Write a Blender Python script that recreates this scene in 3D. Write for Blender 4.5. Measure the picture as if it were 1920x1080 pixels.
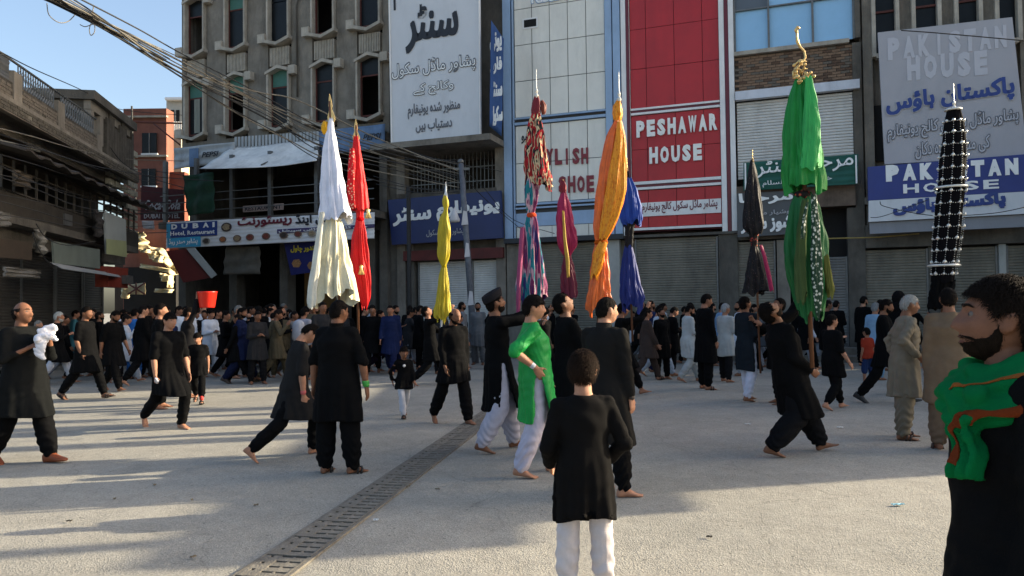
import bpy, math, random, unicodedata
import numpy as np
from mathutils import Matrix, Vector
random.seed(7); RNG = np.random.RandomState(7)
scene = bpy.context.scene
COL = scene.collection
for _o in list(scene.objects): bpy.data.objects.remove(_o)

# ------------------------------------------------------------ camera, sky, sun, exposure
CAM_H, FPX = 1.62, 1400.0
PITCH, ROLL = math.atan(35/1400), math.radians(-0.7)
cam_d = bpy.data.cameras.new('camera'); cam = bpy.data.objects.new('camera', cam_d); COL.objects.link(cam)
cam_d.sensor_width = 36; cam_d.lens = 36*FPX/1920; cam_d.clip_start = .05; cam_d.clip_end = 2000
CAMR = Matrix.Rotation(math.pi/2+PITCH, 3, 'X') @ Matrix.Rotation(ROLL, 3, 'Z')
cam.matrix_world = Matrix.Translation((0,0,CAM_H)) @ CAMR.to_4x4()
scene.camera = cam
SUN_EL = math.radians(20); SUN_AZ = math.atan2(.20, 1)          # towards the sun: +X and a little +Y
to_sun = Vector((math.cos(SUN_AZ)*math.cos(SUN_EL), math.sin(SUN_AZ)*math.cos(SUN_EL), math.sin(SUN_EL)))
world = bpy.data.worlds.new('World'); scene.world = world; world.use_nodes = True
wn = world.node_tree; bg = wn.nodes['Background']
sky = wn.nodes.new('ShaderNodeTexSky'); sky.sky_type = 'NISHITA'; sky.sun_disc = False
sky.sun_elevation = SUN_EL; sky.sun_rotation = math.pi/2 - SUN_AZ
sky.air_density = 1.0; sky.dust_density = 3.5; sky.ozone_density = 1.2
wn.links.new(sky.outputs[0], bg.inputs[0]); bg.inputs[1].default_value = .095
sd = bpy.data.lights.new('sun', 'SUN'); sd.energy = 3.1; sd.angle = math.radians(.4); sd.color = (1,.87,.64)
sun = bpy.data.objects.new('sun', sd); COL.objects.link(sun)
sun.rotation_euler = to_sun.to_track_quat('Z','Y').to_euler(); sun.location = (20,0,30)
vs = scene.view_settings; scene.display_settings.display_device = 'sRGB'
vs.view_transform = 'Standard'; vs.look = 'None'; vs.gamma = 1; vs.use_curve_mapping = False; vs.exposure = 1.80
scene.cycles.max_bounces = 5; scene.cycles.diffuse_bounces = 3

def ray(px, py):
    return CAMR @ Vector(((px-960)/FPX, -(py-540)/FPX, -1))
def ground(px, py):
    d = ray(px, py); t = -CAM_H/d.z
    return Vector((d.x*t, d.y*t, 0))
def atY(px, py, Y):
    d = ray(px, py); t = Y/d.y
    return Vector((d.x*t, Y, CAM_H+d.z*t))

# ------------------------------------------------------------ materials
def lin(r, g=None, b=None):
    if g is None: g = b = r
    f = lambda c: ((c/255+.055)/1.055)**2.4 if c > 10.3 else c/255/12.92
    return (f(r), f(g), f(b), 1)
MATS = {}
def nodes_of(name):
    m = bpy.data.materials.new(name); m.use_nodes = True
    nt = m.node_tree; return m, nt, nt.nodes['Principled BSDF']
def N(nt, t, **k):
    n = nt.nodes.new(t)
    for a, v in k.items():
        if a.startswith('i_'): n.inputs[a[2:].replace('_',' ')].default_value = v
        else: setattr(n, a, v)
    return n
def mat(name, col, rough=.8, var=.25, scale=6, bump=.15, bscale=40, metal=0, stain=0, obj_color=False, stretch=None, spec=None):
    """procedural surface: base colour broken up by two noises, fine bump, optional dark stains"""
    if name in MATS: return MATS[name]
    m, nt, b = nodes_of(name); L = nt.links.new
    tc = N(nt,'ShaderNodeTexCoord'); src = tc.outputs['Object']
    if stretch:
        mp = N(nt,'ShaderNodeMapping'); mp.inputs['Scale'].default_value = stretch; L(src, mp.inputs[0]); src = mp.outputs[0]
    n1 = N(nt,'ShaderNodeTexNoise', i_Scale=scale, i_Detail=6.0, i_Roughness=.65); L(src, n1.inputs['Vector'])
    if obj_color:
        oi = N(nt,'ShaderNodeObjectInfo'); c0 = oi.outputs['Color']
    else:
        rgb = N(nt,'ShaderNodeRGB'); rgb.outputs[0].default_value = (*col[:3],1); c0 = rgb.outputs[0]
    mr = N(nt,'ShaderNodeMapRange'); L(n1.outputs[0], mr.inputs[0])
    mr.inputs[1].default_value=.3; mr.inputs[2].default_value=.7; mr.inputs[3].default_value=1-var; mr.inputs[4].default_value=1+var
    mul = N(nt,'ShaderNodeVectorMath', operation='SCALE'); L(c0, mul.inputs[0]); L(mr.outputs[0], mul.inputs['Scale'])
    out = mul.outputs[0]
    if stain:
        n3 = N(nt,'ShaderNodeTexNoise', i_Scale=scale*.35, i_Detail=8.0, i_Roughness=.75)
        mp2 = N(nt,'ShaderNodeMapping'); mp2.inputs['Scale'].default_value=(1.6,1.6,.45); L(tc.outputs['Object'], mp2.inputs[0]); L(mp2.outputs[0], n3.inputs['Vector'])
        r3 = N(nt,'ShaderNodeMapRange'); L(n3.outputs[0], r3.inputs[0])
        r3.inputs[1].default_value=.45; r3.inputs[2].default_value=.68; r3.inputs[3].default_value=1; r3.inputs[4].default_value=1-stain
        m3 = N(nt,'ShaderNodeVectorMath', operation='SCALE'); L(out, m3.inputs[0]); L(r3.outputs[0], m3.inputs['Scale']); out = m3.outputs[0]
    L(out, b.inputs['Base Color'])
    b.inputs['Roughness'].default_value = rough; b.inputs['Metallic'].default_value = metal
    if spec is not None: b.inputs['Specular IOR Level'].default_value = spec
    if bump:
        n2 = N(nt,'ShaderNodeTexNoise', i_Scale=bscale, i_Detail=4.0); L(src, n2.inputs['Vector'])
        bp = N(nt,'ShaderNodeBump', i_Strength=bump, i_Distance=.02); L(n2.outputs[0], bp.inputs['Height']); L(bp.outputs[0], b.inputs['Normal'])
    MATS[name] = m; return m
def ramp_mat(name, stops, kind='noise', scale=8, rough=.7, metal=0, bump=.3, stretch=(1,1,1), constant=False, detail=5.0):
    if name in MATS: return MATS[name]
    m, nt, b = nodes_of(name); L = nt.links.new
    tc = N(nt,'ShaderNodeTexCoord'); mp = N(nt,'ShaderNodeMapping'); mp.inputs['Scale'].default_value = stretch; L(tc.outputs['Object'], mp.inputs[0])
    if kind == 'noise': t = N(nt,'ShaderNodeTexNoise', i_Scale=scale, i_Detail=detail); o = t.outputs[0]
    elif kind == 'voronoi': t = N(nt,'ShaderNodeTexVoronoi', i_Scale=scale); o = t.outputs['Distance']
    else: t = N(nt,'ShaderNodeTexWave', i_Scale=scale, i_Distortion=3.0, i_Detail=2.0); t.bands_direction='Z'; o = t.outputs['Fac']
    L(mp.outputs[0], t.inputs['Vector'])
    r = N(nt,'ShaderNodeValToRGB'); L(o, r.inputs[0]); cr = r.color_ramp
    cr.interpolation = 'CONSTANT' if constant else 'LINEAR'
    while len(cr.elements) < len(stops): cr.elements.new(.5)
    for e, (p, c) in zip(cr.elements, stops): e.position = p; e.color = c
    L(r.outputs[0], b.inputs['Base Color']); b.inputs['Roughness'].default_value = rough; b.inputs['Metallic'].default_value = metal; b.inputs['Specular IOR Level'].default_value=.2
    if bump:
        bp = N(nt,'ShaderNodeBump', i_Strength=bump, i_Distance=.01); L(o, bp.inputs['Height']); L(bp.outputs[0], b.inputs['Normal'])
    MATS[name] = m; return m
def cloth_mat(name='cloth', rough=.85, sheen=.0, bump=.35):
    m = mat(name, (1,1,1), rough, .12, 5, bump, 220, obj_color=True, spec=.15)
    return m
CLOTH = mat('woven_cloth', (1,1,1), .9, .12, 6, .25, 260, obj_color=True, spec=.06)
SATIN = mat('satin_cloth', (1,1,1), .55, .14, 5, .25, 90, obj_color=True, spec=.3)
SKIN = mat('skin', (1,1,1), .55, .16, 22, .25, 420, obj_color=True, spec=.3)
HAIR = mat('hair', (1,1,1), .7, .35, 60, .4, 260, obj_color=True, stretch=(1,1,.22), spec=.06)
PLAIN = mat('painted', (1,1,1), .6, .08, 5, .06, 60, obj_color=True)
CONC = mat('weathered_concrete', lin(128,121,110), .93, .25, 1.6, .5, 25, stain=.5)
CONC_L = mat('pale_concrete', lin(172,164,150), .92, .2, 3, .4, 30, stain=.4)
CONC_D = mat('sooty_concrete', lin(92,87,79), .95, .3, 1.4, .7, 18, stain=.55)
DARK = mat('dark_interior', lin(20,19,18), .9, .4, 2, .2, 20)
GLASSD = mat('dark_glass', lin(22,25,28), .35, .4, 1.2, 0, 1, spec=.18)
BEIGE = mat('beige_panel', lin(230,226,214), .5, .05, 1.2, .04, 30, stain=.2)
BLUEGREY = mat('blue_grey_trim', lin(150,175,203), .45, .08, 2, .05, 30, stain=.15)
RED = mat('red_panel', lin(180,30,36), .45, .10, 1.2, .03, 30, stain=.22)
DKRED = mat('dark_red_trim', lin(100,18,34), .4, .1, 2, .03, 30)
WHITE = mat('white_trim', lin(232,230,226), .5, .06, 3, .05, 30, stain=.15)
SHUT = mat('grey_shutter', lin(120,118,113), .5, .18, 1.5, .06, 40, metal=.2, stain=.4)
SHUT_L = mat('pale_shutter', lin(206,204,198), .5, .12, 1.5, .06, 40, metal=.1, stain=.25)
SHUT_D = mat('brown_shutter', lin(122,116,102), .6, .22, 1.5, .06, 40, metal=.1, stain=.4)
STEEL = mat('steel', lin(110,110,108), .5, .2, 8, .1, 60, metal=.6)
CABLE = mat('cable_rubber', lin(38,38,38), .7, .2, 8, 0)
CABLE_L = mat('pale_cable_rubber', lin(108,103,92), .7, .2, 8, 0)
WOOD_R = mat('red_brown_wood', lin(86,42,34), .7, .25, 6, .2, 40)
BRICKM = mat('brown_brick', lin(128,104,84), .95, .35, 9, .6, 40)
BRICKD = mat('grey_brick', lin(104,96,86), .95, .35, 9, .6, 40)
MORTAR = mat('mortar', lin(66,60,54), .95, .3, 6, .5, 40)
GOLD = mat('gold', lin(214,182,120), .32, .3, 30, .3, 80, metal=.6)
SILVER = mat('silver', lin(215,213,205), .3, .1, 30, .1, 80, metal=.5)

# ------------------------------------------------------------ mesh helpers
class MB:
    def __init__(s): s.v = []; s.f = []; s.n = 0; s.mi = []
    def add(s, v, f, mi=0):
        v = np.asarray(v, float).reshape(-1,3); s.v.append(v)
        s.f += [tuple(i+s.n for i in q) for q in f]; s.mi += [mi]*len(f); s.n += len(v); return s
    def box(s, x0,x1,y0,y1,z0,z1, mi=0):
        if x0>x1: x0,x1=x1,x0
        if y0>y1: y0,y1=y1,y0
        if z0>z1: z0,z1=z1,z0
        v = [(x,y,z) for z in (z0,z1) for y in (y0,y1) for x in (x0,x1)]
        return s.add(v, [(0,2,3,1),(4,5,7,6),(0,1,5,4),(2,6,7,3),(0,4,6,2),(1,3,7,5)], mi)
    def loft(s, rings, mi=0, caps=True):
        r = np.asarray(rings, float); n, m = r.shape[:2]; f = []
        for i in range(n-1):
            for j in range(m):
                k = (j+1)%m; f.append((i*m+j, i*m+k, (i+1)*m+k, (i+1)*m+j))
        v = r.reshape(-1,3)
        if caps:
            v = np.vstack([v, r[0].mean(0), r[-1].mean(0)]); a = n*m; b = a+1
            for j in range(m):
                k = (j+1)%m; f.append((a,k,j)); f.append((b,(n-1)*m+j,(n-1)*m+k))
        return s.add(v, f, mi)
    def grid(s, P, mi=0):
        P = np.asarray(P, float); n, m = P.shape[:2]
        return s.add(P.reshape(-1,3), [(i*m+j, i*m+j+1, (i+1)*m+j+1, (i+1)*m+j) for i in range(n-1) for j in range(m-1)], mi)
    def slab(s, P, Q, mi=0):
        """closed thick sheet between grids P (outer) and Q (inner)"""
        P = np.asarray(P,float); Q = np.asarray(Q,float); n,m = P.shape[:2]; k=n*m
        f = [(i*m+j, i*m+j+1, (i+1)*m+j+1, (i+1)*m+j) for i in range(n-1) for j in range(m-1)]
        f += [tuple(k+a for a in reversed(q)) for q in f]
        for i in range(n-1):
            a,b=i*m,(i+1)*m; f.append((a,b,k+b,k+a)); a+=m-1;b+=m-1; f.append((b,a,k+a,k+b))
        for j in range(m-1):
            f.append((j+1,j,k+j,k+j+1)); a=(n-1)*m+j; f.append((a,a+1,k+a+1,k+a))
        return s.add(np.vstack([P.reshape(-1,3),Q.reshape(-1,3)]), f, mi)
    def cap(s, p0, r0, p1, r1, seg=10, hs=3, sq=None, mi=0):
        """tapered capsule; sq=(axis, factor) flattens it along a direction"""
        p0=np.array(p0,float); p1=np.array(p1,float); d=p1-p0; L=np.linalg.norm(d)
        d = d/L if L>1e-9 else np.array((0,0,1.)); a=np.array((1,0,0.)) if abs(d[0])<.8 else np.array((0,1,0.))
        if sq is not None:
            a=np.array(sq[0],float); a=a-d*np.dot(a,d); 
            if np.linalg.norm(a)<1e-6: a=np.array((0,1,0.))-d*d[1]
        u=a/np.linalg.norm(a); w=np.cross(d,u); fu=1 if sq is None else sq[1]
        th=np.linspace(0,2*np.pi,seg,endpoint=False); c=np.outer(np.cos(th),u)*fu+np.outer(np.sin(th),w)
        R=[]
        for i in range(hs):
            t=math.pi/2*(1-(i+.25)/hs); R.append(p0-d*r0*math.sin(t)+c*r0*math.cos(t))
        R.append(p0+c*r0); R.append(p1+c*r1)
        for i in reversed(range(hs)):
            t=math.pi/2*(1-(i+.25)/hs); R.append(p1+d*r1*math.sin(t)+c*r1*math.cos(t))
        return s.loft(R, mi)
    def tube(s, pts, r, seg=6, mi=0):
        pts=[np.array(p,float) for p in pts]; rr = r if hasattr(r,'__len__') else [r]*len(pts); R=[]; u=None
        for i,p in enumerate(pts):
            d=pts[min(i+1,len(pts)-1)]-pts[max(i-1,0)]; d=d/np.linalg.norm(d)
            if u is None: u=np.array((1,0,0.)) if abs(d[0])<.8 else np.array((0,1,0.))
            u=u-d*np.dot(u,d); u/=np.linalg.norm(u); w=np.cross(d,u)
            th=np.linspace(0,2*np.pi,seg,endpoint=False)
            R.append(p+(np.outer(np.cos(th),u)+np.outer(np.sin(th),w))*rr[i])
        return s.loft(R, mi)
    def ball(s, c, r, seg=10, rows=6, mi=0):
        r = np.array(r if hasattr(r,'__len__') else (r,r,r),float); c=np.array(c,float); R=[]
        th=np.linspace(0,2*np.pi,seg,endpoint=False)
        for i in range(rows):
            t=math.pi*((i+.5)/rows-.5); R.append(c+np.c_[np.cos(th)*math.cos(t), np.sin(th)*math.cos(t), np.full(seg,math.sin(t))]*r)
        return s.loft(R, mi)
    def lathe(s, prof, c=(0,0,0), seg=16, mi=0):
        th=np.linspace(0,2*np.pi,seg,endpoint=False)
        return s.loft([np.c_[c[0]+r*np.cos(th), c[1]+r*np.sin(th), np.full(seg,c[2]+z)] for r,z in prof], mi)
    def prism(s, poly, y0, y1, mi=0):
        """polygon in x,z extruded in y"""
        n=len(poly); v=[(x,y0,z) for x,z in poly]+[(x,y1,z) for x,z in poly]
        f=[tuple(range(n)), tuple(range(2*n-1,n-1,-1))]+[(i,i+n,(i+1)%n+n,(i+1)%n) for i in range(n)]
        return s.add(v,f,mi)
    def arr(s): return np.vstack(s.v)
    def mesh(s, name='m', mats=(), smooth=False):
        me=bpy.data.meshes.new(name); me.from_pydata(s.arr().tolist(), [], s.f)
        for m in mats: me.materials.append(m)
        if any(s.mi): me.polygons.foreach_set('material_index', s.mi)
        me.validate(); 
        if smooth: me.shade_smooth()
        me.update(); return me
def link(name, data, parent=None, loc=None, rz=None, color=None, mw=None):
    o=bpy.data.objects.new(name, data); COL.objects.link(o); o.parent=parent
    if loc is not None: o.location=loc
    if rz is not None: o.rotation_euler=(0,0,rz)
    if mw is not None: o.matrix_local=mw
    if color is not None: o.color=(*color[:3],1)
    return o
def part(name, mb, m, parent=None, smooth=False, color=None, loc=None, label=None, kind=None):
    me = mb if isinstance(mb, bpy.types.Mesh) else mb.mesh(name, m if isinstance(m,(list,tuple)) else [m], smooth)
    o=link(name, me, parent, loc=loc, color=color)
    if label: o['label']=label
    if kind: o['kind']=kind
    return o
def tag(o, label, cat, group=None):
    o['label']=label; o['category']=cat
    if group: o['group']=group
    return o
def thing(name, label, cat, loc=(0,0,0), rz=0, group=None):
    return tag(link(name, None, None, loc, rz), label, cat, group)
def copy_tree(o, parent=None):
    c=o.copy(); COL.objects.link(c); c.parent=parent
    for ch in list(o.children): copy_tree(ch, c)
    return c

class Frame:
    """a vertical wall plane: local x along it, local y into it"""
    def __init__(s, ox, oy, ang): s.o=Vector((ox,oy,0)); s.a=ang; s.x=Vector((math.cos(ang),math.sin(ang),0)); s.y=Vector((-math.sin(ang),math.cos(ang),0))
    def px(s, px, py, off=0):
        d=ray(px,py); p0=Vector((0,0,CAM_H)); q=s.o-s.y*off
        t=(q-p0).dot(s.y)/d.dot(s.y); p=p0+d*t
        return (p-s.o).dot(s.x), p.z
    def at(s, sx, off=0): 
        p=s.o+s.x*sx-s.y*off; return (p.x,p.y,0)
WALL = Frame(0, 25, -math.atan(.36))
LEFT = Frame(-8.83, 0, math.atan2(1,-.193))

# ------------------------------------------------------------ lettering
_F={}
for cp in list(range(0xFB50,0xFC00))+list(range(0xFE70,0xFEFD)):
    d=unicodedata.decomposition(chr(cp)).split()
    if len(d)==2 and d[0] in('<isolated>','<final>','<initial>','<medial>'): _F.setdefault(chr(int(d[1],16)),{})[d[0][1:-1]]=chr(cp)
def shape(s):
    out=[]
    for i,c in enumerate(s):
        f=_F.get(c)
        if not f: out.append(c); continue
        p=_F.get(s[i-1],{}) if i else {}; n=_F.get(s[i+1],{}) if i+1<len(s) else {}
        jp='initial' in p and 'final' in f; jn='initial' in f and 'final' in n
        out.append(f.get('medial' if jp and jn else 'final' if jp else 'initial' if jn else 'isolated', c))
    return ''.join(reversed(out))
def text_mesh(body, bold=.0, depth=.02, mat_=None, rtl=False, spacing=1.0, shear=0):
    c=bpy.data.curves.new('lettering','FONT'); c.body=shape(body) if rtl else body; c.offset=bold; c.extrude=depth; c.space_character=spacing; c.shear=shear
    c.resolution_u=2 if len(body)<9 else 1
    o=bpy.data.objects.new('t',c); COL.objects.link(o); dg=bpy.context.evaluated_depsgraph_get()
    me=bpy.data.meshes.new_from_object(o.evaluated_get(dg)); bpy.data.objects.remove(o); bpy.data.curves.remove(c)
    n=len(me.vertices); co=np.empty(n*3); me.vertices.foreach_get('co',co); co=co.reshape(-1,3)
    me.materials.clear()
    if mat_: me.materials.append(mat_)
    return me, co
def write(body, parent, x0, x1, z0, z1, y, m, bold=.02, rtl=False, depth=.004, name='lettering', spacing=1.0, shear=0, color=None, slope=0):
    """text filling the rectangle x0..x1, z0..z1 of the parent's front plane at depth y (front towards -y)"""
    fat=0
    if rtl and bold>.02: fat=bold; bold=.015
    me,co=text_mesh(body,bold,1.0,m,rtl,spacing,shear)
    mn,mx=co.min(0),co.max(0); sx=(x1-x0)/(mx[0]-mn[0]); sz=(z1-z0)/(mx[1]-mn[1])
    out=np.c_[(co[:,0]-mn[0])*sx+x0, y-co[:,2]*depth, (co[:,1]-mn[1])*sz+z0]
    out[:,2]+=slope*(out[:,0]-x0)
    me.vertices.foreach_set('co',out.ravel()); me.update()
    if fat:      # heavier stroke: the outline repeated with small offsets
        f=[tuple(p.vertices) for p in me.polygons]; mb=MB(); d=fat*(z1-z0)*.62
        for i,(dx,dz) in enumerate(((0,0),(.9,.9),(-.9,-.9),(.9,-.9),(-.9,.9))): mb.add(out+np.array((dx*d,-.0003*i,dz*d)),f)
        me=mb.mesh(name,[m])
    return link(name, me, parent, color=color)

# ============================================================ SETTING
def asphalt():
    m, nt, b = nodes_of('dusty_asphalt'); L=nt.links.new
    tc=N(nt,'ShaderNodeTexCoord'); o=tc.outputs['Object']
    big=N(nt,'ShaderNodeTexNoise',i_Scale=.35,i_Detail=6.0,i_Roughness=.6); L(o,big.inputs['Vector'])
    mid=N(nt,'ShaderNodeTexNoise',i_Scale=3.5,i_Detail=8.0,i_Roughness=.7); L(o,mid.inputs['Vector'])
    r=N(nt,'ShaderNodeValToRGB'); L(big.outputs[0],r.inputs[0]); e=r.color_ramp.elements
    e[0].position=.32; e[0].color=lin(138,135,127); e[1].position=.68; e[1].color=lin(160,155,145)
    r2=N(nt,'ShaderNodeMapRange'); L(mid.outputs[0],r2.inputs[0]); r2.inputs[1].default_value=.3; r2.inputs[2].default_value=.7; r2.inputs[3].default_value=.88; r2.inputs[4].default_value=1.10
    s=N(nt,'ShaderNodeVectorMath',operation='SCALE'); L(r.outputs[0],s.inputs[0]); L(r2.outputs[0],s.inputs['Scale'])
    # grit: light and dark stones
    v=N(nt,'ShaderNodeTexVoronoi',i_Scale=90.0); L(o,v.inputs['Vector'])
    r3=N(nt,'ShaderNodeValToRGB'); L(v.outputs['Color'],r3.inputs[0]); e=r3.color_ramp.elements
    e[0].position=.15; e[0].color=(.74,.74,.74,1); e[1].position=.85; e[1].color=(1.28,1.28,1.26,1)
    m1=N(nt,'ShaderNodeMix',data_type='RGBA',blend_type='MULTIPLY'); m1.inputs[0].default_value=.68; L(s.outputs[0],m1.inputs[6]); L(r3.outputs[0],m1.inputs[7])
    # pits: scattered dark pocks
    v2=N(nt,'ShaderNodeTexVoronoi',i_Scale=9.0,i_Randomness=1.0); L(o,v2.inputs['Vector'])
    r4=N(nt,'ShaderNodeMapRange'); L(v2.outputs['Distance'],r4.inputs[0]); r4.inputs[1].default_value=.05; r4.inputs[2].default_value=.12; r4.inputs[3].default_value=.45; r4.inputs[4].default_value=1
    m2=N(nt,'ShaderNodeVectorMath',operation='SCALE'); L(m1.outputs[2],m2.inputs[0]); L(r4.outputs[0],m2.inputs['Scale'])
    # cracks
    nz=N(nt,'ShaderNodeTexNoise',i_Scale=1.5,i_Detail=5.0); L(o,nz.inputs['Vector'])
    mx=N(nt,'ShaderNodeMix',data_type='RGBA',blend_type='ADD'); mx.inputs[0].default_value=.5; L(o,mx.inputs[6]); L(nz.outputs['Color'],mx.inputs[7])
    v3=N(nt,'ShaderNodeTexVoronoi',feature='DISTANCE_TO_EDGE',i_Scale=.42); L(mx.outputs[2],v3.inputs['Vector'])
    r5=N(nt,'ShaderNodeMapRange'); L(v3.outputs['Distance'],r5.inputs[0]); r5.inputs[1].default_value=0; r5.inputs[2].default_value=.004; r5.inputs[3].default_value=.78; r5.inputs[4].default_value=1
    m3=N(nt,'ShaderNodeVectorMath',operation='SCALE'); L(m2.outputs[0],m3.inputs[0]); L(r5.outputs[0],m3.inputs['Scale'])
    st=N(nt,'ShaderNodeTexNoise',i_Scale=1.1,i_Detail=4.0,i_Roughness=.55); L(o,st.inputs['Vector'])
    r6=N(nt,'ShaderNodeMapRange'); L(st.outputs[0],r6.inputs[0]); r6.inputs[1].default_value=.6; r6.inputs[2].default_value=.72; r6.inputs[3].default_value=1; r6.inputs[4].default_value=.86
    m4=N(nt,'ShaderNodeVectorMath',operation='SCALE'); L(m3.outputs[0],m4.inputs[0]); L(r6.outputs[0],m4.inputs['Scale'])
    L(m4.outputs[0],b.inputs['Base Color']); b.inputs['Roughness'].default_value=.92; b.inputs['Specular IOR Level'].default_value=.2
    bp=N(nt,'ShaderNodeBump',i_Strength=.6,i_Distance=.006); L(v.outputs['Distance'],bp.inputs['Height'])
    bp2=N(nt,'ShaderNodeBump',i_Strength=.5,i_Distance=.03); L(mid.outputs[0],bp2.inputs['Height']); L(bp.outputs[0],bp2.inputs['Normal']); L(bp2.outputs[0],b.inputs['Normal'])
    return m
ASPH=asphalt()
g=MB(); g.grid([[(x,y,0) for x in (-400,-60,-20,20,60,400)] for y in (-300,-20,10,40,120,600)])
road=part('road',g,ASPH,kind='structure')
def wall_box_thing(name,s0,s1,y0,y1,z0,z1,m,kind=None,fr=WALL):
    o=link(name,MB().box(0,s1-s0,y0,y1,z0,z1).mesh(name,[m]),None,fr.at(s0),fr.a)
    if kind:o['kind']=kind
    return o
def S(px,py=300,off=0,fr=WALL): return fr.px(px,py,off)[0]
def ZZ(px,py,off=0,fr=WALL): return fr.px(px,py,off)[1]
wall_box_thing('pavement',S(700,560),16.3,-1.5,.6,.004,.16,CONC,'structure')
wall_box_thing('pavement_step',S(780,560),16.3,-.62,.6,.161,.34,CONC,'structure')

class B:
    def __init__(s,name,label,cat,s0,fr=WALL,group=None,z=0):
        s.fr=fr; s.s0=s0; s.root=thing(name,label,cat,(*fr.at(s0)[:2],0),fr.a,group)
    def p(s,name,mb,m,parent=None,**k):
        for a in mb.v: a[:,0]-=s.s0
        return part(name,mb,m,parent or s.root,**k)
    def box(s,name,a,b,y0,y1,z0,z1,m,parent=None,**k): return s.p(name,MB().box(a,b,y0,y1,z0,z1),m,parent,**k)
    def w(s,body,x0,x1,z0,z1,y,m,parent=None,**k): return write(body,parent or s.root,x0-s.s0,x1-s.s0,z0,z1,y,m,**k)
def shutter_mb(a,b,y,z0,z1,step=.078,depth=.022):
    n=int((z1-z0)/step); P=[]
    for i in range(n):
        z=z0+i*(z1-z0)/n; h=(z1-z0)/n
        for t,dy in ((0,0),(.12,-depth*.9),(.5,-depth),(.82,-depth*.7),(.95,0)): P.append([(a,y+dy,z+t*h),(b,y+dy,z+t*h)])
    return MB().grid(P)
def shutter(bd,a,b,y,z0,z1,m,step=.078,label=None):
    o=bd.p('shutter',shutter_mb(a,b,y,z0,z1,step),m,label=label)
    bd.box('guide_rail',a-.05,a,y-.06,y+.03,z0,z1,STEEL,o); bd.box('guide_rail',b,b+.05,y-.06,y+.03,z0,z1,STEEL,o)
    o2=MB().box(a+.02,b-.02,y-.045,y-.024,z0+.002,z0+.07); bd.p('bottom_bar',o2,STEEL,o)
    return o

# ------------------------------------------------------------ A grey flat block with framed windows, restaurant below
a0,a1=S(341,150),S(729,150)
A=B('apartment_block','grey plastered block with angular framed windows above the tattered white awning','building',a0)
zs2=ZZ(525,236); pitch=3.28; zb=ZZ(530,262)-.15; ztop=17
cols=[S(x,200) for x in (368,444,525,609,694)]
hw=.43
piers=MB(); edges=[a0]
for c in cols: edges+= [c-hw-.10,c+hw+.10]
edges.append(a1)
for i in range(0,len(edges),2): piers.box(edges[i],edges[i+1],0,.4,zb,ztop)
rows_z=[zs2-pitch*0, zs2+pitch, zs2+2*pitch]
A.p('wall',piers,CONC)
A.box('side_wall',a0,a0+.35,.401,5.5,0,ztop,CONC_D); A.box('back_wall',a0,a1,5.5,5.8,0,ztop,CONC_D)
A.box('roof',a0-.15,a1,-.1,5.8,ztop+.002,ztop+.3,CONC)
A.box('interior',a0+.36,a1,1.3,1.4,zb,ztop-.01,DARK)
TEAL=mat('teal_blind',lin(64,110,98),.7,.1,4,.1,30); CURT=mat('pale_curtain',lin(150,152,142),.9,.15,7,.4,20,stretch=(8,8,.5))
wf=MB(); H=2.08
for sx in (-1,1):
    wf.box(sx*(hw+.005),sx*(hw+.075),-.16,.1,0,H)
wf.prism([(-hw-.15,.02),(0,-.14),(hw+.15,.06),(hw+.15,-.06),(0,-.26),(-hw-.15,-.1)],-.26,.2)
wf.prism([(-hw-.12,H-.02),(0,H+.2),(hw+.12,H+.04),(hw+.12,H-.08),(0,H+.08),(-hw-.12,H-.12)],-.2,.2)
lugs=[MB().box(-hw-.42,-hw-.1,-.24,.0,-.1,.24), MB().box(hw+.1,hw+.40,-.24,.0,H-.22,H+.1)]
wfm=wf.mesh('window_frame',[CONC_L])
lugm=[l.mesh('frame_block',[CONC_L]) for l in lugs]
fm=MB().box(-hw,-hw+.05,.06,.12,0,H).box(hw-.05,hw,.06,.12,0,H).box(-hw+.051,hw-.051,.06,.12,H-.62,H-.57).box(-hw+.051,hw-.051,.06,.12,.0,.06).mesh('casement',[WOOD_R])
pm=MB().box(-hw+.02,hw-.02,.085,.10,.03,H-.59).mesh('pane',[GLASSD]); tm=MB().box(-hw+.02,hw-.02,.081,.10,H-.555,H+.06).mesh('transom_pane',[TEAL]); tmd=MB().box(-hw+.02,hw-.02,.081,.10,H-.555,H+.06).mesh('transom_pane',[GLASSD])
cm=MB().grid([[(-hw+.04+.3*i/14*.9+.25,.045+.02*math.sin(i*1.9),z) for i in range(15)] for z in (.1,1.45)]).mesh('curtain',[CURT])
fl=MB()
for i in range(13): fl.box(-.42+i*.068,-.42+i*.068+.04,-.05,.12,0,pitch-H-.5)
fl.box(-.45,.47,.121,.25,0,pitch-H-.5); flm=fl.mesh('ribbed_panel',[CONC_L])
for ri,z0 in enumerate(rows_z):
    for ci,c in enumerate(cols):
        w=link('window',wfm,A.root,(c-a0,0,z0))
        link('frame_block',lugm[0],w); link('frame_block',lugm[1],w)
        if (ri,ci)!=(1,2): link('casement',fm,w)
        if (ri+ci)%3!=1: link('pane',pm,w)
        link('transom_pane',tm if (ri,ci) in((0,0),(0,2),(1,1),(0,1)) else tmd,w)
        if (ri,ci) in((0,0),(2,1)): link('curtain',cm,w)
        link('ribbed_panel',flm,A.root,(c-a0,0,z0+H+.22))
for c in cols: A.box('spandrel',c-hw-.1,c+hw+.1,.0,.3,zb,rows_z[0]-.27,CONC)
dp=MB()
for q in (S(742-180,60),): dp.tube([(q,-.06,ztop),(q+.02,-.06,rows_z[1]+1.5),(q-.1,-.06,rows_z[1]+1.2),(q-.08,-.06,rows_z[0]+1)],.035)
A.p('drain_pipe',dp,CONC_D,smooth=True)
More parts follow.
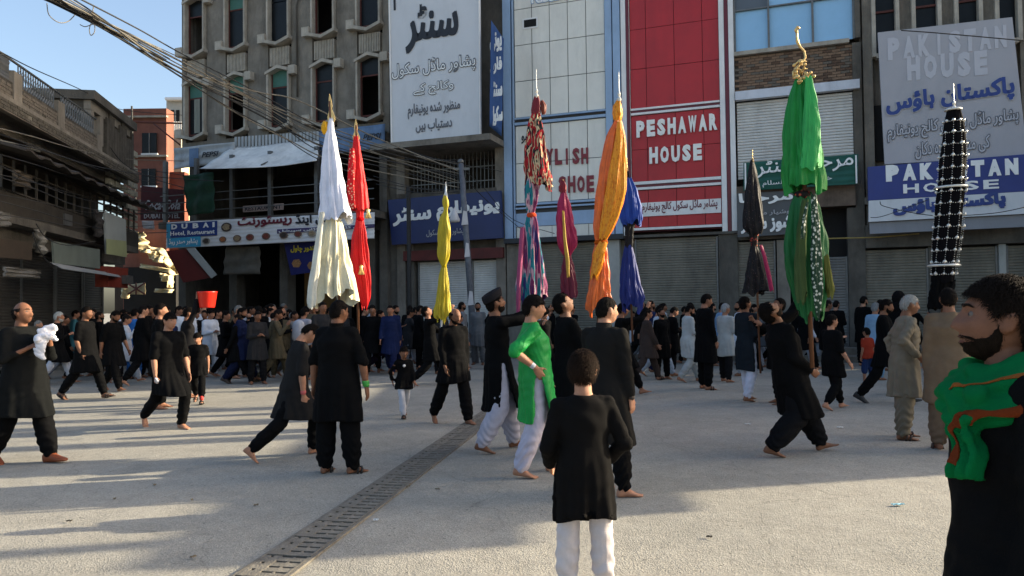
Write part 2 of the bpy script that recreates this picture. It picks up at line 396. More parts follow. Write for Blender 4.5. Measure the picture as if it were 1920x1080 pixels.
# restaurant level (open, dark) and shop level
zf=ZZ(520,412); z1_=zb-.002
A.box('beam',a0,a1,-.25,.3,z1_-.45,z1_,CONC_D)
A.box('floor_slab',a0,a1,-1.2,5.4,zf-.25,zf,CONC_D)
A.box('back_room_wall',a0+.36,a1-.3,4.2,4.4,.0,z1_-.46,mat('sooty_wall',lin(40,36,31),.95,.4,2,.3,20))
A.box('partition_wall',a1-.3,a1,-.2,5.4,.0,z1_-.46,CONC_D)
posts=[S(x,350) for x in (348,405,470,540,625,690)]
for q in posts: A.box('post',q-.07,q+.07,-1.1,-.96,zf,z1_-.5,STEEL)
rl=MB()
for z in (zf+.35,zf+.7,zf+1.0): rl.box(a0,a1,-1.12,-1.09,z,z+.03)
A.p('railing',rl,STEEL)
GRN=mat('green_tarpaulin',lin(20,58,40),.75,.35,3,.6,9)
def sheet(fr,pts,off,sag=.0,amp=.03,n=14,fq=9.,thick=.012,seed=0):
    """quad from 4 (px,py) corners (tl,tr,br,bl) on the wall plane at offset(s), wrinkled, with thickness"""
    offs=off if hasattr(off,'__len__') else [off]*4
    c=[np.array((fr.px(*p,o)[0],-o,fr.px(*p,o)[1])) for p,o in zip(pts,offs)]
    P=[]
    for i in range(n+1):
        v=i/n; R=[]
        for j in range(n+1):
            u=j/n; p=(c[0]*(1-u)+c[1]*u)*(1-v)+(c[3]*(1-u)+c[2]*u)*v
            p=p+np.array((0,-1,0))*amp*(math.sin(fq*u+3*v+seed)+.6*math.sin(fq*1.7*v+2*u+seed*2)); p[2]-=sag*4*u*(1-u)*v
            R.append(p)
        P.append(R)
    P=np.array(P); Q=P+np.array((0,thick,0))
    return MB().slab(P,Q)
def px_thing(name,label,cat,mb,m,s0,fr=WALL,smooth=True,group=None,color=None):
    bd=B(name,label,cat,s0,fr,group)
    bd.p('panel',mb,m,smooth=smooth,color=color); return bd
t=B('tarpaulin','torn green tarpaulin hung at the left end of the open restaurant floor','tarpaulin',S(345,350))
t.p('cloth',sheet(WALL,[(346,330),(398,322),(402,398),(350,404)],1.3,amp=.06,seed=1),GRN,smooth=True)
t=B('awning','tattered white canvas awning jutting out below the plastered windows','awning',S(375,300))
t.p('canvas',sheet(WALL,[(438,276),(598,262),(596,302),(372,316)],[.3,.3,1.9,1.9],sag=.1,amp=.05,n=24,seed=2),mat('dirty_canvas',lin(222,220,214),.85,.14,1.4,.25,20,stain=.35),smooth=True)
fr_=MB()
for q in (S(385,312,1.85),S(490,308,1.85),S(590,300,1.85)): fr_.tube([(q,-1.85,ZZ(480,310,1.85)),(q,-.26,z1_-.4)],.025)
t.p('pole',fr_,STEEL)
PSB=mat('faded_sign_blue',lin(92,118,150),.6,.2,2,.1,20,stain=.4); PSW=mat('faded_sign_white',lin(165,168,168),.6,.15,2,.1,20,stain=.4); INKD=mat('dark_ink',lin(30,32,40),.6,.1,3,0); INKR=mat('red_ink',lin(150,26,34),.6,.1,3,0); INKM=mat('maroon_ink',lin(104,26,44),.6,.1,3,0); INKB=mat('blue_ink',lin(34,60,128),.5,.1,3,0); INKW=mat('white_ink',lin(236,236,232),.5,.06,3,0); INKG=mat('grey_letter',lin(166,166,168),.6,.05,3,0); INKGR=mat('mid_grey_ink',lin(96,98,104),.6,.05,3,0); INKY=mat('yellow_ink',lin(200,180,40),.6,.1,3,0)
t=B('sign_board','faded dented soft drink sign at the left corner over the dark restaurant','sign',S(326,290))
x0,x1=S(327,300,.5),S(392,300,.5); zt,zb_=ZZ(360,272,.5),ZZ(360,314,.5)
t.p('board',sheet(WALL,[(326,278),(440,266),(440,302),(326,318)],.5,amp=.03,seed=3),PSW,smooth=True)
t.w('PEPSI',S(378,290,.56),S(410,290,.56),ZZ(395,294,.56),ZZ(395,284,.56),-.56,INKD,bold=.02,shear=.3)
t.box('blue_stripe',S(355,290,.56),S(372,290,.56),-.57,-.55,ZZ(365,312,.56),ZZ(365,278,.56),PSB)
t=B('sign_board','faded blue soft drink sign strip between the red draped standard and the white billboard','sign',S(600,270))
t.p('board',sheet(WALL,[(598,246),(722,232),(722,276),(598,292)],.45,amp=.02,seed=4),PSB,smooth=True)
t.w('PEPSI',S(680,260,.5),S(715,260,.5),ZZ(700,262,.5),ZZ(700,250,.5),-.5,INKD,bold=.02,shear=.3)
rag=MB()
for i in range(26):
    q=S(440+i*6.4,265,.35); rag.box(q,q+.1,-.36,-.34,ZZ(520,268,.35)-.05-RNG.rand()*.1,ZZ(440+i*6,258-i*.4,.35)+.02)
t=B('fascia_strip','ragged strip of upright grey slats along the top edge of the white awning','fascia',S(440,265))
t.p('slats',rag,PSW)
t=B('menu_board','small pale board hung in the dark opening above the restaurant banner','sign',S(456,390))
t.box('board',S(456,390,.9),S(532,390,.9),-.92,-.9,ZZ(490,396,.9),ZZ(490,384,.9),mat('pink_board',lin(150,132,124),.8,.2,4,.1,20))
t.w('RESTAURANT',S(460,390,.9),S(528,390,.9),ZZ(490,394,.9),ZZ(490,386,.9),-.925,INKD)
# restaurant banner
bn=B('restaurant_banner','long white restaurant banner with dishes and a blue panel on its left','banner',S(312,440))
BO=1.25
bw=lambda x,y: WALL.px(x,y,BO)
bn.p('banner_cloth',sheet(WALL,[(312,417),(702,398),(702,447),(312,466)],BO,amp=.012,n=30,fq=25,seed=5),mat('white_vinyl',lin(222,222,222),.5,.05,2,.05,20,stain=.1),smooth=True)
y_=-BO-.03
def quad(bd,name,pts,off,m,parent=None,th=.01):
    c=[WALL.px(*p,off) for p in pts]; return bd.p(name,MB().prism([(a,b) for a,b in c],-off-th,-off+th),m,parent)
quad(bn,'blue_panel',[(320,420),(407,414),(407,441),(320,446)],BO+.03,INKB)
quad(bn,'cyan_panel',[(314,447),(376,443),(376,462),(314,464.5)],BO+.03,mat('cyan_ink',lin(60,160,200),.5,.1,3,0))
quad(bn,'cyan_strip',[(312.5,419),(319.5,419),(319.5,446),(312.5,447)],BO+.028,MATS['cyan_ink'])
sl=(bw(407,427)[1]-bw(320,432)[1])/(bw(407,427)[0]-bw(320,432)[0])
for i,(ch,x) in enumerate(zip('DUBAI',(323,342,363,382,400))):
    bn.w(ch,bw(x,430)[0],bw(x+(4 if ch=='I' else 11),430)[0],bw(x,430.5-i*1.1)[1],bw(x,421-i*1.1)[1],-BO-.045,INKW,bold=.05,name='letter')
bn.w('Hotel, Restaurant',bw(321,440)[0],bw(404,440)[0],bw(321,444)[1],bw(321,434.5)[1],-BO-.045,INKW,bold=.02,slope=sl)
bn.w('پشاور صدر روڈ',bw(318,455)[0],bw(372,455)[0],bw(318,462)[1],bw(318,448)[1],-BO-.045,INKW,rtl=True,slope=sl)
bn.w('ریسٹورنٹ',bw(447,425)[0],bw(548,425)[0],bw(447,428)[1],bw(447,408)[1],-BO-.035,INKM,rtl=True,bold=.04,slope=sl)
bn.w('ہوٹل اینڈ',bw(555,420)[0],bw(632,420)[0],bw(555,424)[1],bw(555,402)[1],-BO-.035,INKD,rtl=True,bold=.03,slope=sl)
quad(bn,'purple_strip',[(520,430),(702,420),(702,427),(520,438)],BO+.03,mat('purple_ink',lin(70,60,100),.5,.1,3,0))
bn.w('چکن کڑاہی مٹن کڑاہی سپیشل',bw(524,430)[0],bw(690,430)[0],bw(524,437)[1],bw(524,431)[1],-BO-.045,INKW,rtl=True,slope=sl)
def dish(cx,cy,r,c1,c2):
    x,z=bw(cx,cy); R_=r/1400*27.5
    mb=MB(); th=np.linspace(0,2*math.pi,20,endpoint=False)
    mb.prism([(x+R_*math.cos(a),z+R_*.7*math.sin(a)) for a in th],y_-.02,y_)
    o=bn.p('dish_print',mb,mat('plate_print'+str(int(cx)%3),(lin(70,58,56),lin(150,146,138),lin(110,90,80))[int(cx)%3],.5,.1,3,0))
    mb=MB().prism([(x+R_*.7*math.cos(a)*(1+.2*math.sin(5*a+cx)),z+R_*.5*math.sin(a)) for a in th],y_-.03,y_-.019)
    bn.p('food_print',mb,mat('food_print'+str(int(cx)%5),(lin(120,60,50),lin(150,130,100),lin(90,110,70),lin(60,50,46),lin(160,100,60))[int(cx)%5],.5,.6,25,0),o)
for cx,cy,r,c in ((426,426,12,lin(170,150,130)),(388,452,9,lin(60,46,42)),(419,449,8,lin(50,40,36)),(446,447,9,lin(150,140,130)),(470,445,9,lin(120,60,55)),(500,443,9,lin(130,50,60)),(533,441,9,lin(150,120,110)),(560,439,8,lin(60,50,44)),(586,438,9,lin(140,120,110)),(675,428,8,lin(170,140,120))): dish(cx,cy,r,lin(150,110,80),None)
# below the banner
t=B('hanging_sheet','grey rag sheet hanging under the restaurant banner','sheet',S(425,490))
t.p('cloth',sheet(WALL,[(424,462),(488,462),(486,514),(420,515)],.9,amp=.05,seed=6),mat('grey_rag',lin(92,88,80),.9,.25,3,.3,20),smooth=True)
t=B('menu_banner','small dark blue menu banner with yellow script beneath the white draped standard','banner',S(540,490))
quad(t,'banner_cloth',[(533,456),(602,450),(602,508),(546,516)],.95,mat('deep_blue_vinyl',lin(24,30,92),.5,.1,3,0))
t.w('تندور چاول',S(545,470,.98),S(592,470,.98),ZZ(560,474,.98),ZZ(560,460,.98),-.975,INKY,rtl=True,bold=.03)
for cx,cy in ((556,494),(585,498)): quad(t,'food_print',[(cx-9,cy),(cx-5,cy-7),(cx+5,cy-8),(cx+9,cy),(cx+5,cy+7),(cx-5,cy+7)],.965,mat('food_print2',lin(150,110,70),.5,.5,25,0))
zsh=ZZ(520,470)
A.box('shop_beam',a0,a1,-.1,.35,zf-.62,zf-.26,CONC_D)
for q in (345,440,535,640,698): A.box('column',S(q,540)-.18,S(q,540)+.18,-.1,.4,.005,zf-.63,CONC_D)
o=A.box('counter',S(450,560),S(530,560),.5,1.2,.2,1.4,mat('brown_counter',lin(90,62,30),.7,.3,3,.2,20))
A.p('doorway_curtain',MB().box(S(560,540),S(632,540),.36,.42,.2,zf-.7),mat('ochre_board',lin(104,74,32),.8,.3,2,.2,20))
shutter(A,S(700,540),S(727,540)+.9,.2,.34,zf-.75,SHUT)

# ------------------------------------------------------------ B uniform shop building with tall white billboard
b0,b1=a1+.003,S(946,200)
Bb=B('shop_building','narrow sooty concrete shop building behind the tall white billboard','building',b0)
zs=ZZ(840,286); zc=ZZ(840,368)
Bb.box('side_wall',b0,b0+.3,0,8,0,17,CONC_D); Bb.box('back_wall',b0+.3,b1,8,8.3,0,17,CONC_D); Bb.box('roof',b0,b1,0,8.3,17.002,17.2,CONC)
Bb.box('column',b1-.95,b1-.02,.0,.5,zs+.25,17,CONC_D)
Bb.box('upper_wall',b0+.301,b1-.951,.0,.4,ZZ(840,40),17,CONC)
Bb.box('recess_wall',b0+.301,b1,1.6,1.7,0,16.9,mat('recess_brick',lin(52,47,42),.95,.4,3,.5,14))
Bb.box('slab',b0,b1+.0,-1.35,1.59,zs,zs+.2,CONC)
for k in range(3): Bb.box('ledge',b1-1.3,b1-.96,-.1,1.2,zs+2.0+k*2.2,zs+2.3+k*2.2,CONC)
Bb.box('parapet',b0+.301,b1-.3,-.05,.1,ZZ(840,374),ZZ(840,358),CONC_D)
Bb.box('side_post',b1-.35,b1-.02,-.05,1.5,0,zs-.002,CONC); Bb.box('balcony_post',b0+.301,b0+.62,-.05,.3,0,zs-.002,CONC)
gr=MB()
for i in range(22):
    q=b0+.8+i*(b1-b0-1.4)/21; gr.box(q,q+.02,.3,.32,zc,zs-.01)
for z in (zc+.5,zc+1.0): gr.box(b0+.7,b1-.4,.29,.33,z,z+.03)
Bb.p('balcony_grille',gr,STEEL)
bl=B('billboard','tall white billboard lettered in Urdu fixed over the uniform shop','billboard',S(733,140,1.2))
BOFF=1.2
L=lambda x,y,o=BOFF: WALL.px(x,y,o)
cor=[L(729,-70),L(898,-90),L(901,258),L(735,277)]
bl.p('board',MB().prism(cor,-BOFF-.0,-BOFF+.12),mat('billboard_skin',lin(204,206,209),.55,.05,.8,.05,10,stain=.18))
fr2=MB()
for a,b in ((0,1),(1,2),(2,3),(3,0)):
    fr2.tube([(cor[a][0],-BOFF-.02,cor[a][1]),(cor[b][0],-BOFF-.02,cor[b][1])],.03,6)
bl.p('frame',fr2,WHITE)
def urdu(bd,s,xa,xb,ya,yb,off,m,bold=.02,sl=None,d=.02,**k):
    a=WALL.px(xa,yb,off); b=WALL.px(xb,ya,off); 
    bd.w(s,a[0],b[0],a[1],WALL.px(xa,ya,off)[1],-off-d,m,bold=bold,rtl=k.pop('rtl',True),slope=SL if sl is None else sl,**k)
p_,q_=WALL.px(735,275,1.2),WALL.px(900,258,1.2)
SL=0.0
urdu(bl,'سنٹر',762,858,14,100,BOFF,INKD,bold=.028)
urdu(bl,'ا',738,742,-30,20,BOFF,INKD)
def outlined(bd,s,xa,xb,ya,yb,off,m_in,m_out,b=.025,**k):
    urdu(bd,s,xa,xb,ya,yb,off,m_out,bold=b+.028,**k); urdu(bd,s,xa+.6,xb-.6,ya+.6,yb-.6,off+.006,m_in,bold=b-.012,**k)
SLP=.0
outlined(bl,'پشاور ماڈل سکول',735,892,118,152,BOFF,INKW,INKGR,b=.012)
outlined(bl,'وکالج کے',775,851,158,182,BOFF,INKW,INKGR,b=.012)
urdu(bl,'منظور شدہ یونیفارم',765,863,196,224,BOFF,INKGR,bold=.02)
urdu(bl,'دستیاب ہیں',780,848,226,250,BOFF,INKGR,bold=.02)
vb=B('hanging_banner','narrow faded blue cloth banner with white script hung edgewise beside the beige panels','banner',S(925,150,.9))
vb.p('banner_cloth',sheet(WALL,[(921,38),(944,72),(941,256),(917,236)],[1.5,.8,.8,1.5],amp=.02,seed=8),mat('worn_blue_cloth',lin(48,84,140),.8,.15,2,.2,20,stain=.3),smooth=True)
for i,s_ in enumerate(('یونی','فارم','سنٹر','سکول')):
    vb.w(s_,S(921,150,1.25),S(942,150,1.25),ZZ(930,98+i*46,1.25),ZZ(930,62+i*46,1.25),-1.3,INKW,rtl=True,bold=.03)
us=B('shop_sign','long navy blue shop sign with white Urdu lettering behind the street pole','sign',S(728,420,.35))
UO=.35
c4=[WALL.px(*p,UO) for p in ((727,375),(938,357),(942,446),(735,459))]
us.p('board',MB().prism(c4,-UO,-UO+.15),mat('navy_sign',lin(26,42,92),.45,.12,1.2,.05,20,stain=.2))
urdu(us,'یونیفارم',820,936,380,414,UO,INKW,bold=.05,sl=.02); urdu(us,'سنٹر',738,808,392,424,UO,INKW,bold=.05,sl=.03)
urdu(us,'پشاور ماڈل سکول',800,870,430,446,UO,INKG,bold=.01,sl=.02)
ld=Bb.box('red_fascia',b0+.62,b1-.05,-.2,.0,ZZ(850,487),ZZ(850,468),mat('worn_red_board',lin(92,36,30),.7,.3,3,.1,20,stain=.3))
zt=ZZ(850,489)
shutter(Bb,S(784,540),S(876,540),.15,.34,zt,SHUT_L); shutter(Bb,S(886,540),S(957,540)-.1,.15,.34,zt,SHUT_L)
Bb.box('pillar',S(766,540),S(778,540),-.05,.3,.34,zt,CONC_D)
Bb.box('shop_lintel',b0+.3,b1,.16,.6,zt+.001,zs-.01-1.9,CONC_D)

# ------------------------------------------------------------ C beige panel building
c0,c1=b1+.003,S(1167,200)
zbC=ZZ(1060,444)
Cb=B('panelled_building','building clad in beige panels with blue grey trim and red shoe shop letters','building',c0)
Cb.box('backing',c0,c1,.02,.5,zbC,17,mat('panel_joint',lin(70,68,66),.8,.1,3,0)); Cb.box('core',c0,c1,.501,8,0,17,CONC_D)
pw=S(965,200)-c0
Cb.box('trim_post',c0,c0+.28,-.12,.019,zbC-.15,17,BLUEGREY); Cb.box('trim_post',c0+.33,c0+pw,-.12,.019,zbC-.15,17,BLUEGREY)
Cb.box('trim_post',c1-.52,c1-.30,-.10,.019,zbC,17,BLUEGREY);Cb.box('trim_post',c1-.26,c1-.03,-.12,.019,zbC,17,BLUEGREY)
xs=np.linspace(c0+pw+.02,c1-.54,6)
z_rows=[ZZ(1060,y) for y in (395,309,227)]; 
zl=[ZZ(1060,431),ZZ(1060,397)]
rowh=[ZZ(1060,376),ZZ(1060,300),ZZ(1060,228)]
zz=[rowh[0],rowh[1],rowh[2]]; z=ZZ(1060,212)
rows=[(rowh[0]+.0,rowh[1]),(rowh[1],rowh[2]-.0)]
k=z
while k<17: rows.append((k,min(k+1.22,17))); k+=1.22
for r_,(z0,z1) in enumerate(rows):
    for i in range(5):
        y=-.012+RNG.rand()*.006
        Cb.box('panel',xs[i]+.012,xs[i+1]-.012,y,.019,z0+.012,z1-.012,BEIGE)
for (ya,yb) in ((213,216),(222,227)): Cb.box('trim_rail',c0+pw+.01,c1-.53,-.08,.019,ZZ(1060,yb),ZZ(1060,ya),BLUEGREY)
for (ya,yb) in ((377,381),(385,388)): Cb.box('trim_rail',c0+pw+.01,c1-.53,-.08,.019,ZZ(1060,yb),ZZ(1060,ya),BLUEGREY)
Cb.box('blue_band',c0+pw+.01,c1-.53,-.03,.019,ZZ(1060,421),ZZ(1060,396),BLUEGREY)
for i in range(5): Cb.box('base_panel',xs[i]+.01,xs[i+1]-.01,-.02,.019,zbC,ZZ(1060,422),BEIGE)
v=Cb.box('vent_window',S(980,45),S(1009,45),-.03,.018,ZZ(994,54),ZZ(994,34),WHITE); Cb.box('vent_opening',S(983,45),S(1006,45),-.036,-.029,ZZ(994,51),ZZ(994,37),DARK,v)
RL=mat('red_letter',lin(128,34,44),.5,.1,4,0)
def letters(bd,s,x0,x1,yb,yt,off,m,bold=.05,rise=0,depth=.03):
    n=len(s); w=(x1-x0)/n
    for i,ch in enumerate(s):
        if ch==' ': continue
        a=x0+i*w+w*.1; b=x0+(i+1)*w-w*.12
        if ch=='I': a=x0+i*w+w*.35;b=a+w*.2
        dy=-rise*(a-x0)/(x1-x0)
        bd.w(ch,S(a,yb,off),S(b,yb,off),ZZ(a,yb+dy,off),ZZ(a,yt+dy,off),-off,m,bold=bold,depth=depth,name='letter')
letters(Cb,'STYLISH',990,1105,311,281,.03,RL,.045,4)
letters(Cb,'SHOE',1046,1116,362,331,.03,RL,.045,2)
urdu(Cb,'نیو',978,992,248,270,.02,INKD); 
outlined(Cb,'اللہ نعمتہ',996,1120,-16,9,.02,INKW,BLUEGREY)
Cb.box('awning_lip',c0,c1,-.25,.0,zbC-.16,zbC-.002,mat('dark_trim',lin(40,44,50),.6,.2,3,.1,20))
Cb.box('shop_back',c0,c1,.3,.4,0,zbC-.17,SHUT_D)
shutter(Cb,S(1003,540),S(1118,540),.1,.34,zbC-.2,SHUT_D)
Cb.box('white_pillar',S(1122,540),S(1163,540),-.05,.29,.005,zbC-.17,mat('white_pillar_paint',lin(168,168,162),.7,.1,2,.1,20,stain=.3))
Cb.box('pillar',c0+.02,S(997,540),-.02,.29,.005,zbC-.17,CONC)

# ------------------------------------------------------------ D red building
d0,d1=c1+.003,S(1378,200)
zbD=ZZ(1270,432)
D=B('red_building','tall red clad building with white stripes and white block letters','building',d0)
D.box('backing',d0,d1,.02,.5,zbD,17,mat('red_joint',lin(70,14,22),.8,.1,3,0)); D.box('core',d0,d1,.501,8,0,17,CONC_D)
e0,e1=S(1183,200),S(1350,200)
for a,b,m in ((d0,d0+.15,WHITE),(d0+.16,d0+.25,DKRED),(d0+.26,e0-.01,WHITE),(e1+.01,e1+.16,WHITE),(e1+.17,e1+.28,DKRED),(e1+.29,d1,WHITE)):
    D.box('vertical_stripe',a,b,-.1,.019,zbD-.1,17,m)
xs=[e0,S(1212,150),S(1265,150),S(1318,150),e1]
rz=[ZZ(1270,y) for y in (424,352)]+[ZZ(1270,335),ZZ(1270,272),ZZ(1270,212)]
rows=[(ZZ(1270,424),ZZ(1270,353)),(ZZ(1270,336),ZZ(1270,275)),(ZZ(1270,275),ZZ(1270,210))]
k=ZZ(1270,197)
while k<17: rows.append((k,min(k+1.27,17))); k+=1.27
for z0,z1 in rows:
    for i in range(4): D.box('panel',xs[i]+.008,xs[i+1]-.008,-.012+RNG.rand()*.006,.019,z0+.008,z1-.008,RED)
for ya,yb in ((352,347.5),(342,336.5),(209,205),(200,196.5),(429,424.5)):
    D.box('white_stripe',e0+.001,e1-.001,-.07,.019,ZZ(1270,ya),ZZ(1270,yb),WHITE)
for ya,yb in ((347.3,342.2),(204.8,200.2)): D.box('dark_stripe',e0+.001,e1-.001,-.03,.019,ZZ(1270,ya),ZZ(1270,yb),DKRED)
HP=mat('white_letter',lin(240,238,230),.5,.04,4,0)
letters(D,'PESHAWAR',1192,1348,259,228,.03,HP,.06,16,.05)
letters(D,'HOUSE',1216,1319,308,277,.03,HP,.06,8,.05)
sg=D.box('name_plate',S(1200,390),e1-.02,-.05,-.016,ZZ(1270,403),ZZ(1270,377),WHITE)
urdu(D,'پشاور ماڈل سکول کالج یونیفارم',1204,1345,379,402,.05,INKM,bold=.02,sl=0,d=.006)
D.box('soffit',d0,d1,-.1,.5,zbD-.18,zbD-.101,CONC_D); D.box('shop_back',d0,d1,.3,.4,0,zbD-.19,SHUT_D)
shutter(D,S(1194,540),S(1344,540),.1,.34,zbD-.22,SHUT_D)
D.box('pillar',S(1349,540),d1,-.03,.28,.005,zbD-.19,CONC_D)

# ------------------------------------------------------------ E brick building
e_0,e_1=d1+.003,S(1616,200)
E=B('brick_building','brown brick building with pale blue windows above a big roller shutter','building',e_0)
zw=ZZ(1490,84); zbt=ZZ(1490,92); zbb=ZZ(1490,163); zbm=ZZ(1490,180)
E.box('core',e_0,e_1,.501,8,0,17,CONC_D)
E.box('mortar_wall',e_0,e_1,.03,.5,zbb,zw-.15,MORTAR)
bm=[MB().box(-.112,.112,0,.05,-.034,.034).mesh('brick',[BRICKM]),MB().box(-.112,.112,.004,.05,-.032,.036).mesh('brick',[BRICKD])]
bm.append(MB().box(-.11,.112,-.006,.05,-.035,.033).mesh('brick',[mat('dark_brick',lin(92,72,58),.95,.35,9,.6,40)]))
nz=int((zw-.16-zbb)/.082); nx=int((e_1-e_0)/.237)
many=MB()
for i in range(nz):
    for j in range(nx):
        x=e_0+.12+j*.237+(.118 if i%2 else 0)
        if x>e_1-.11: continue
        zc_=zbb+.045+i*.082
        link('brick',bm[RNG.choice(3,p=(.6,.2,.2))],E.root,(x-e_0,.0,zc_)) if (i*nx+j)<298 else many.box(x-.112,x+.112,.0,.029,zc_-.034,zc_+.034)
if many.n: E.p('brick_courses',many,BRICKM,kind='stuff')
E.box('sill',e_0,e_1-.3,-.12,.3,zw-.15,zw-.03,CONC_L)
GLB=mat('blue_window_film',lin(146,192,226),.18,.06,1,0,spec=.5)
GLG=mat('grey_window_film',lin(88,94,100),.2,.1,1,0)
wx=[e_0+.03,S(1441,50),S(1524,50),S(1601,50)]
for i in range(3):
    wnd=E.box('window',wx[i]+.03,wx[i+1]-.03,.1,.13,zw,ZZ(1490,6),GLB)
    E.box('upper_pane',wx[i]+.03,wx[i+1]-.03,.1,.13,ZZ(1490,6)+.04,16.8,GLG if i==0 else GLB,wnd)
ml=MB()
for q in wx: ml.box(q-.03,q+.03,.0,.15,zw-.02,17)
ml.box(wx[0],wx[3],.02,.14,ZZ(1490,6),ZZ(1490,6)+.04)
E.p('mullions',ml,STEEL)
E.box('brick_pier',S(1603,50),e_1,-.05,.5,zw-.02,17,CONC_D)
E.box('white_beam',e_0+.02,S(1611,170),-.2,.02,zbm,zbb-.01,mat('white_beam_paint',lin(204,208,216),.6,.08,3,.1,20,stain=.2))
E.p('big_shutter',shutter_mb(e_0+.05,S(1600,250),.05,ZZ(1490,330),zbm-.03,.085,.04),SHUT_L)
E.box('side_pier',S(1601,250),e_1,-.05,.5,0,zw-.16,CONC_D)
E.box('shop_beam',e_0,S(1601,250)-.01,-.15,.5,ZZ(1560,388),ZZ(1490,345),mat('brown_beam',lin(110,94,80),.85,.3,3,.3,20,stain=.4))
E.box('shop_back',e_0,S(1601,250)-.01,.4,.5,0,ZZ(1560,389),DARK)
shutter(E,S(1382,540),S(1452,540),.1,.34,ZZ(1420,452),SHUT_D); 
shutter(E,S(1490,540),S(1587,540),.1,.34,ZZ(1540,482),SHUT)
E.box('upper_shop_wall',e_0+.02,S(1476,540),-.02,.3,ZZ(1420,449),ZZ(1420,389),CONC_D); E.box('pillar',S(1458,540),S(1482,540),-.05,.3,.34,ZZ(1470,450),CONC)
E.box('pillar',S(1590,540)+.02,e_1-.002,-.06,.3,.005,ZZ(1590,390),CONC_D)
gb=B('hanging_banner','dark green banner with white Urdu script stretched across the brick building','banner',S(1394,320))
gb.p('banner_cloth',sheet(WALL,[(1394,305),(1609,289),(1609,345),(1394,358)],.45,amp=.015,n=30,fq=18,seed=9),mat('bottle_green_cloth',lin(22,86,74),.7,.12,2,.15,20),smooth=True)
urdu(gb,'مرحبا سنٹر',1418,1600,300,335,.5,INKW,bold=.01,sl=.03); urdu(gb,'خوش آمدید السلام',1430,1560,338,352,.5,INKW,bold=.0,sl=.02)
gb.box('border',S(1396,320,.49),S(1399,320,.49),-.5,-.48,ZZ(1397,357,.49),ZZ(1397,306,.49),INKW); gb.box('border',S(1604,320,.49),S(1607,320,.49),-.5,-.48,ZZ(1605,344,.49),ZZ(1605,291,.49),INKW)
gs=B('shop_sign','dark grey shop sign with white Urdu lettering below the green banner','sign',S(1381,400))
c4=[WALL.px(*p,.3) for p in ((1381,363),(1493,357),(1495,438),(1383,445))]
gs.p('board',MB().prism(c4,-.32,-.2),mat('grey_sign',lin(78,80,82),.5,.1,2,.05,20))
urdu(gs,'مرحبا',1386,1486,364,386,.34,INKW,bold=.05,sl=.02); urdu(gs,'ہوشیار موسم',1400,1486,397,409,.34,INKG,sl=.02); urdu(gs,'شوز سنٹر',1390,1486,411,438,.34,INKW,bold=.05,sl=.02)

# ------------------------------------------------------------ F right block
f0,f1=e_1+.003,16.3
F_=B('concrete_block','weathered concrete block with tall pale window fins behind the tilted billboard','building',f0)
zlo=ZZ(1700,440)
F_.box('core',f0,f1,.6,8,0,17,CONC_D); F_.box('wall',f0,f1,.3,.599,0,17,CONC)
for q0,q1 in ((1616,1634),(1682,1709),(1762,1790),(1838,1866),(1912,1940)):
    F_.box('pier',S(q0,20),S(q1,20),.05,.299,zlo,17,CONC)
for q0,q1 in ((1636,1682),(1711,1761),(1791,1838),(1867,1911),(1942,1990)):
    a,b=S(q0,20),S(q1,20); z0=ZZ(1700,95)
    for kk in range(2):
        w=F_.box('window',a,b,.15,.2,z0+kk*4.2,z0+kk*4.2+3.6,GLASSD)
        F_.p('window_frame',MB().box(a-.04,a+.06,-.12,.149,z0+kk*4.2-.1,z0+kk*4.2+3.7).box(b-.06,b+.04,-.12,.149,z0+kk*4.2-.1,z0+kk*4.2+3.7).box(a+.061,b-.061,-.12,.149,z0+kk*4.2-.15,z0+kk*4.2-.02),CONC_L,w)
        [F_.box('glazing_bar',a+.062,b-.062,.1,.149,z0+kk*4.2+q_z,z0+kk*4.2+q_z+.06,WOOD_R,w) for q_z in (1.2,2.4)]
F_.box('window',S(1638,250),S(1662,250),.15,.2,ZZ(1650,300),ZZ(1650,195),DARK)
F_.box('ledge',f0,f1,-.12,.299,zlo+.9,zlo+1.1,CONC)
pb=B('billboard','grey billboard with faded house name and blue Urdu title over the blue shop sign','billboard',S(1648,200))
PO=.7; BBG=mat('grey_billboard_skin',lin(166,164,168),.5,.05,1,.04,10,stain=.12)
c4=[WALL.px(*p,PO) for p in ((1646,61),(1898,32),(1926,292),(1659,308))]
pb.p('board',MB().prism(c4,-PO,-PO+.1),BBG)
GH=mat('ghost_letter',lin(184,183,188),.5,.04,3,0)
letters(pb,'PAKISTAN',1662,1892,114,72,PO+.003,GH,.07,26,.008); letters(pb,'HOUSE',1698,1856,152,106,PO+.003,GH,.07,12,.008)
outlined(pb,'پاکستان ہاؤس',1662,1902,178,220,PO,INKB,INKG,b=.05,sl=.06)
outlined(pb,'پشاور ماڈل سکول کالج یونیفارم',1664,1910,232,268,PO,GH,INKGR,b=.02,sl=.06)
outlined(pb,'کی منظور شدہ دکان',1716,1856,268,300,PO,GH,INKGR,b=.02,sl=.05)
ps=B('shop_sign','blue and white English and Urdu shop sign behind the beaded black standard','sign',S(1628,380))
QO=.85
W_=lambda x,y:WALL.px(x,y,QO)
c4=[W_(1627,313),W_(1935,288),W_(1935,358),W_(1628,376)]
ps.p('blue_board',MB().prism(c4,-QO,-QO+.15),mat('royal_blue_sign',lin(34,52,124),.45,.08,2,.04,20,stain=.1))
ps.p('white_board',MB().prism([W_(1629,376.4),W_(1935,358.4),W_(1935,400),W_(1629,416)],-QO,-QO+.15),mat('white_sign',lin(208,210,212),.5,.06,2,.05,20,stain=.15))
ps.p('lower_board',MB().prism([W_(1631,417),W_(1935,401),W_(1935,424),W_(1632,438)],-QO+.1,-QO+.2),mat('grey_lower_board',lin(134,136,142),.6,.06,2,.05,20,stain=.2))
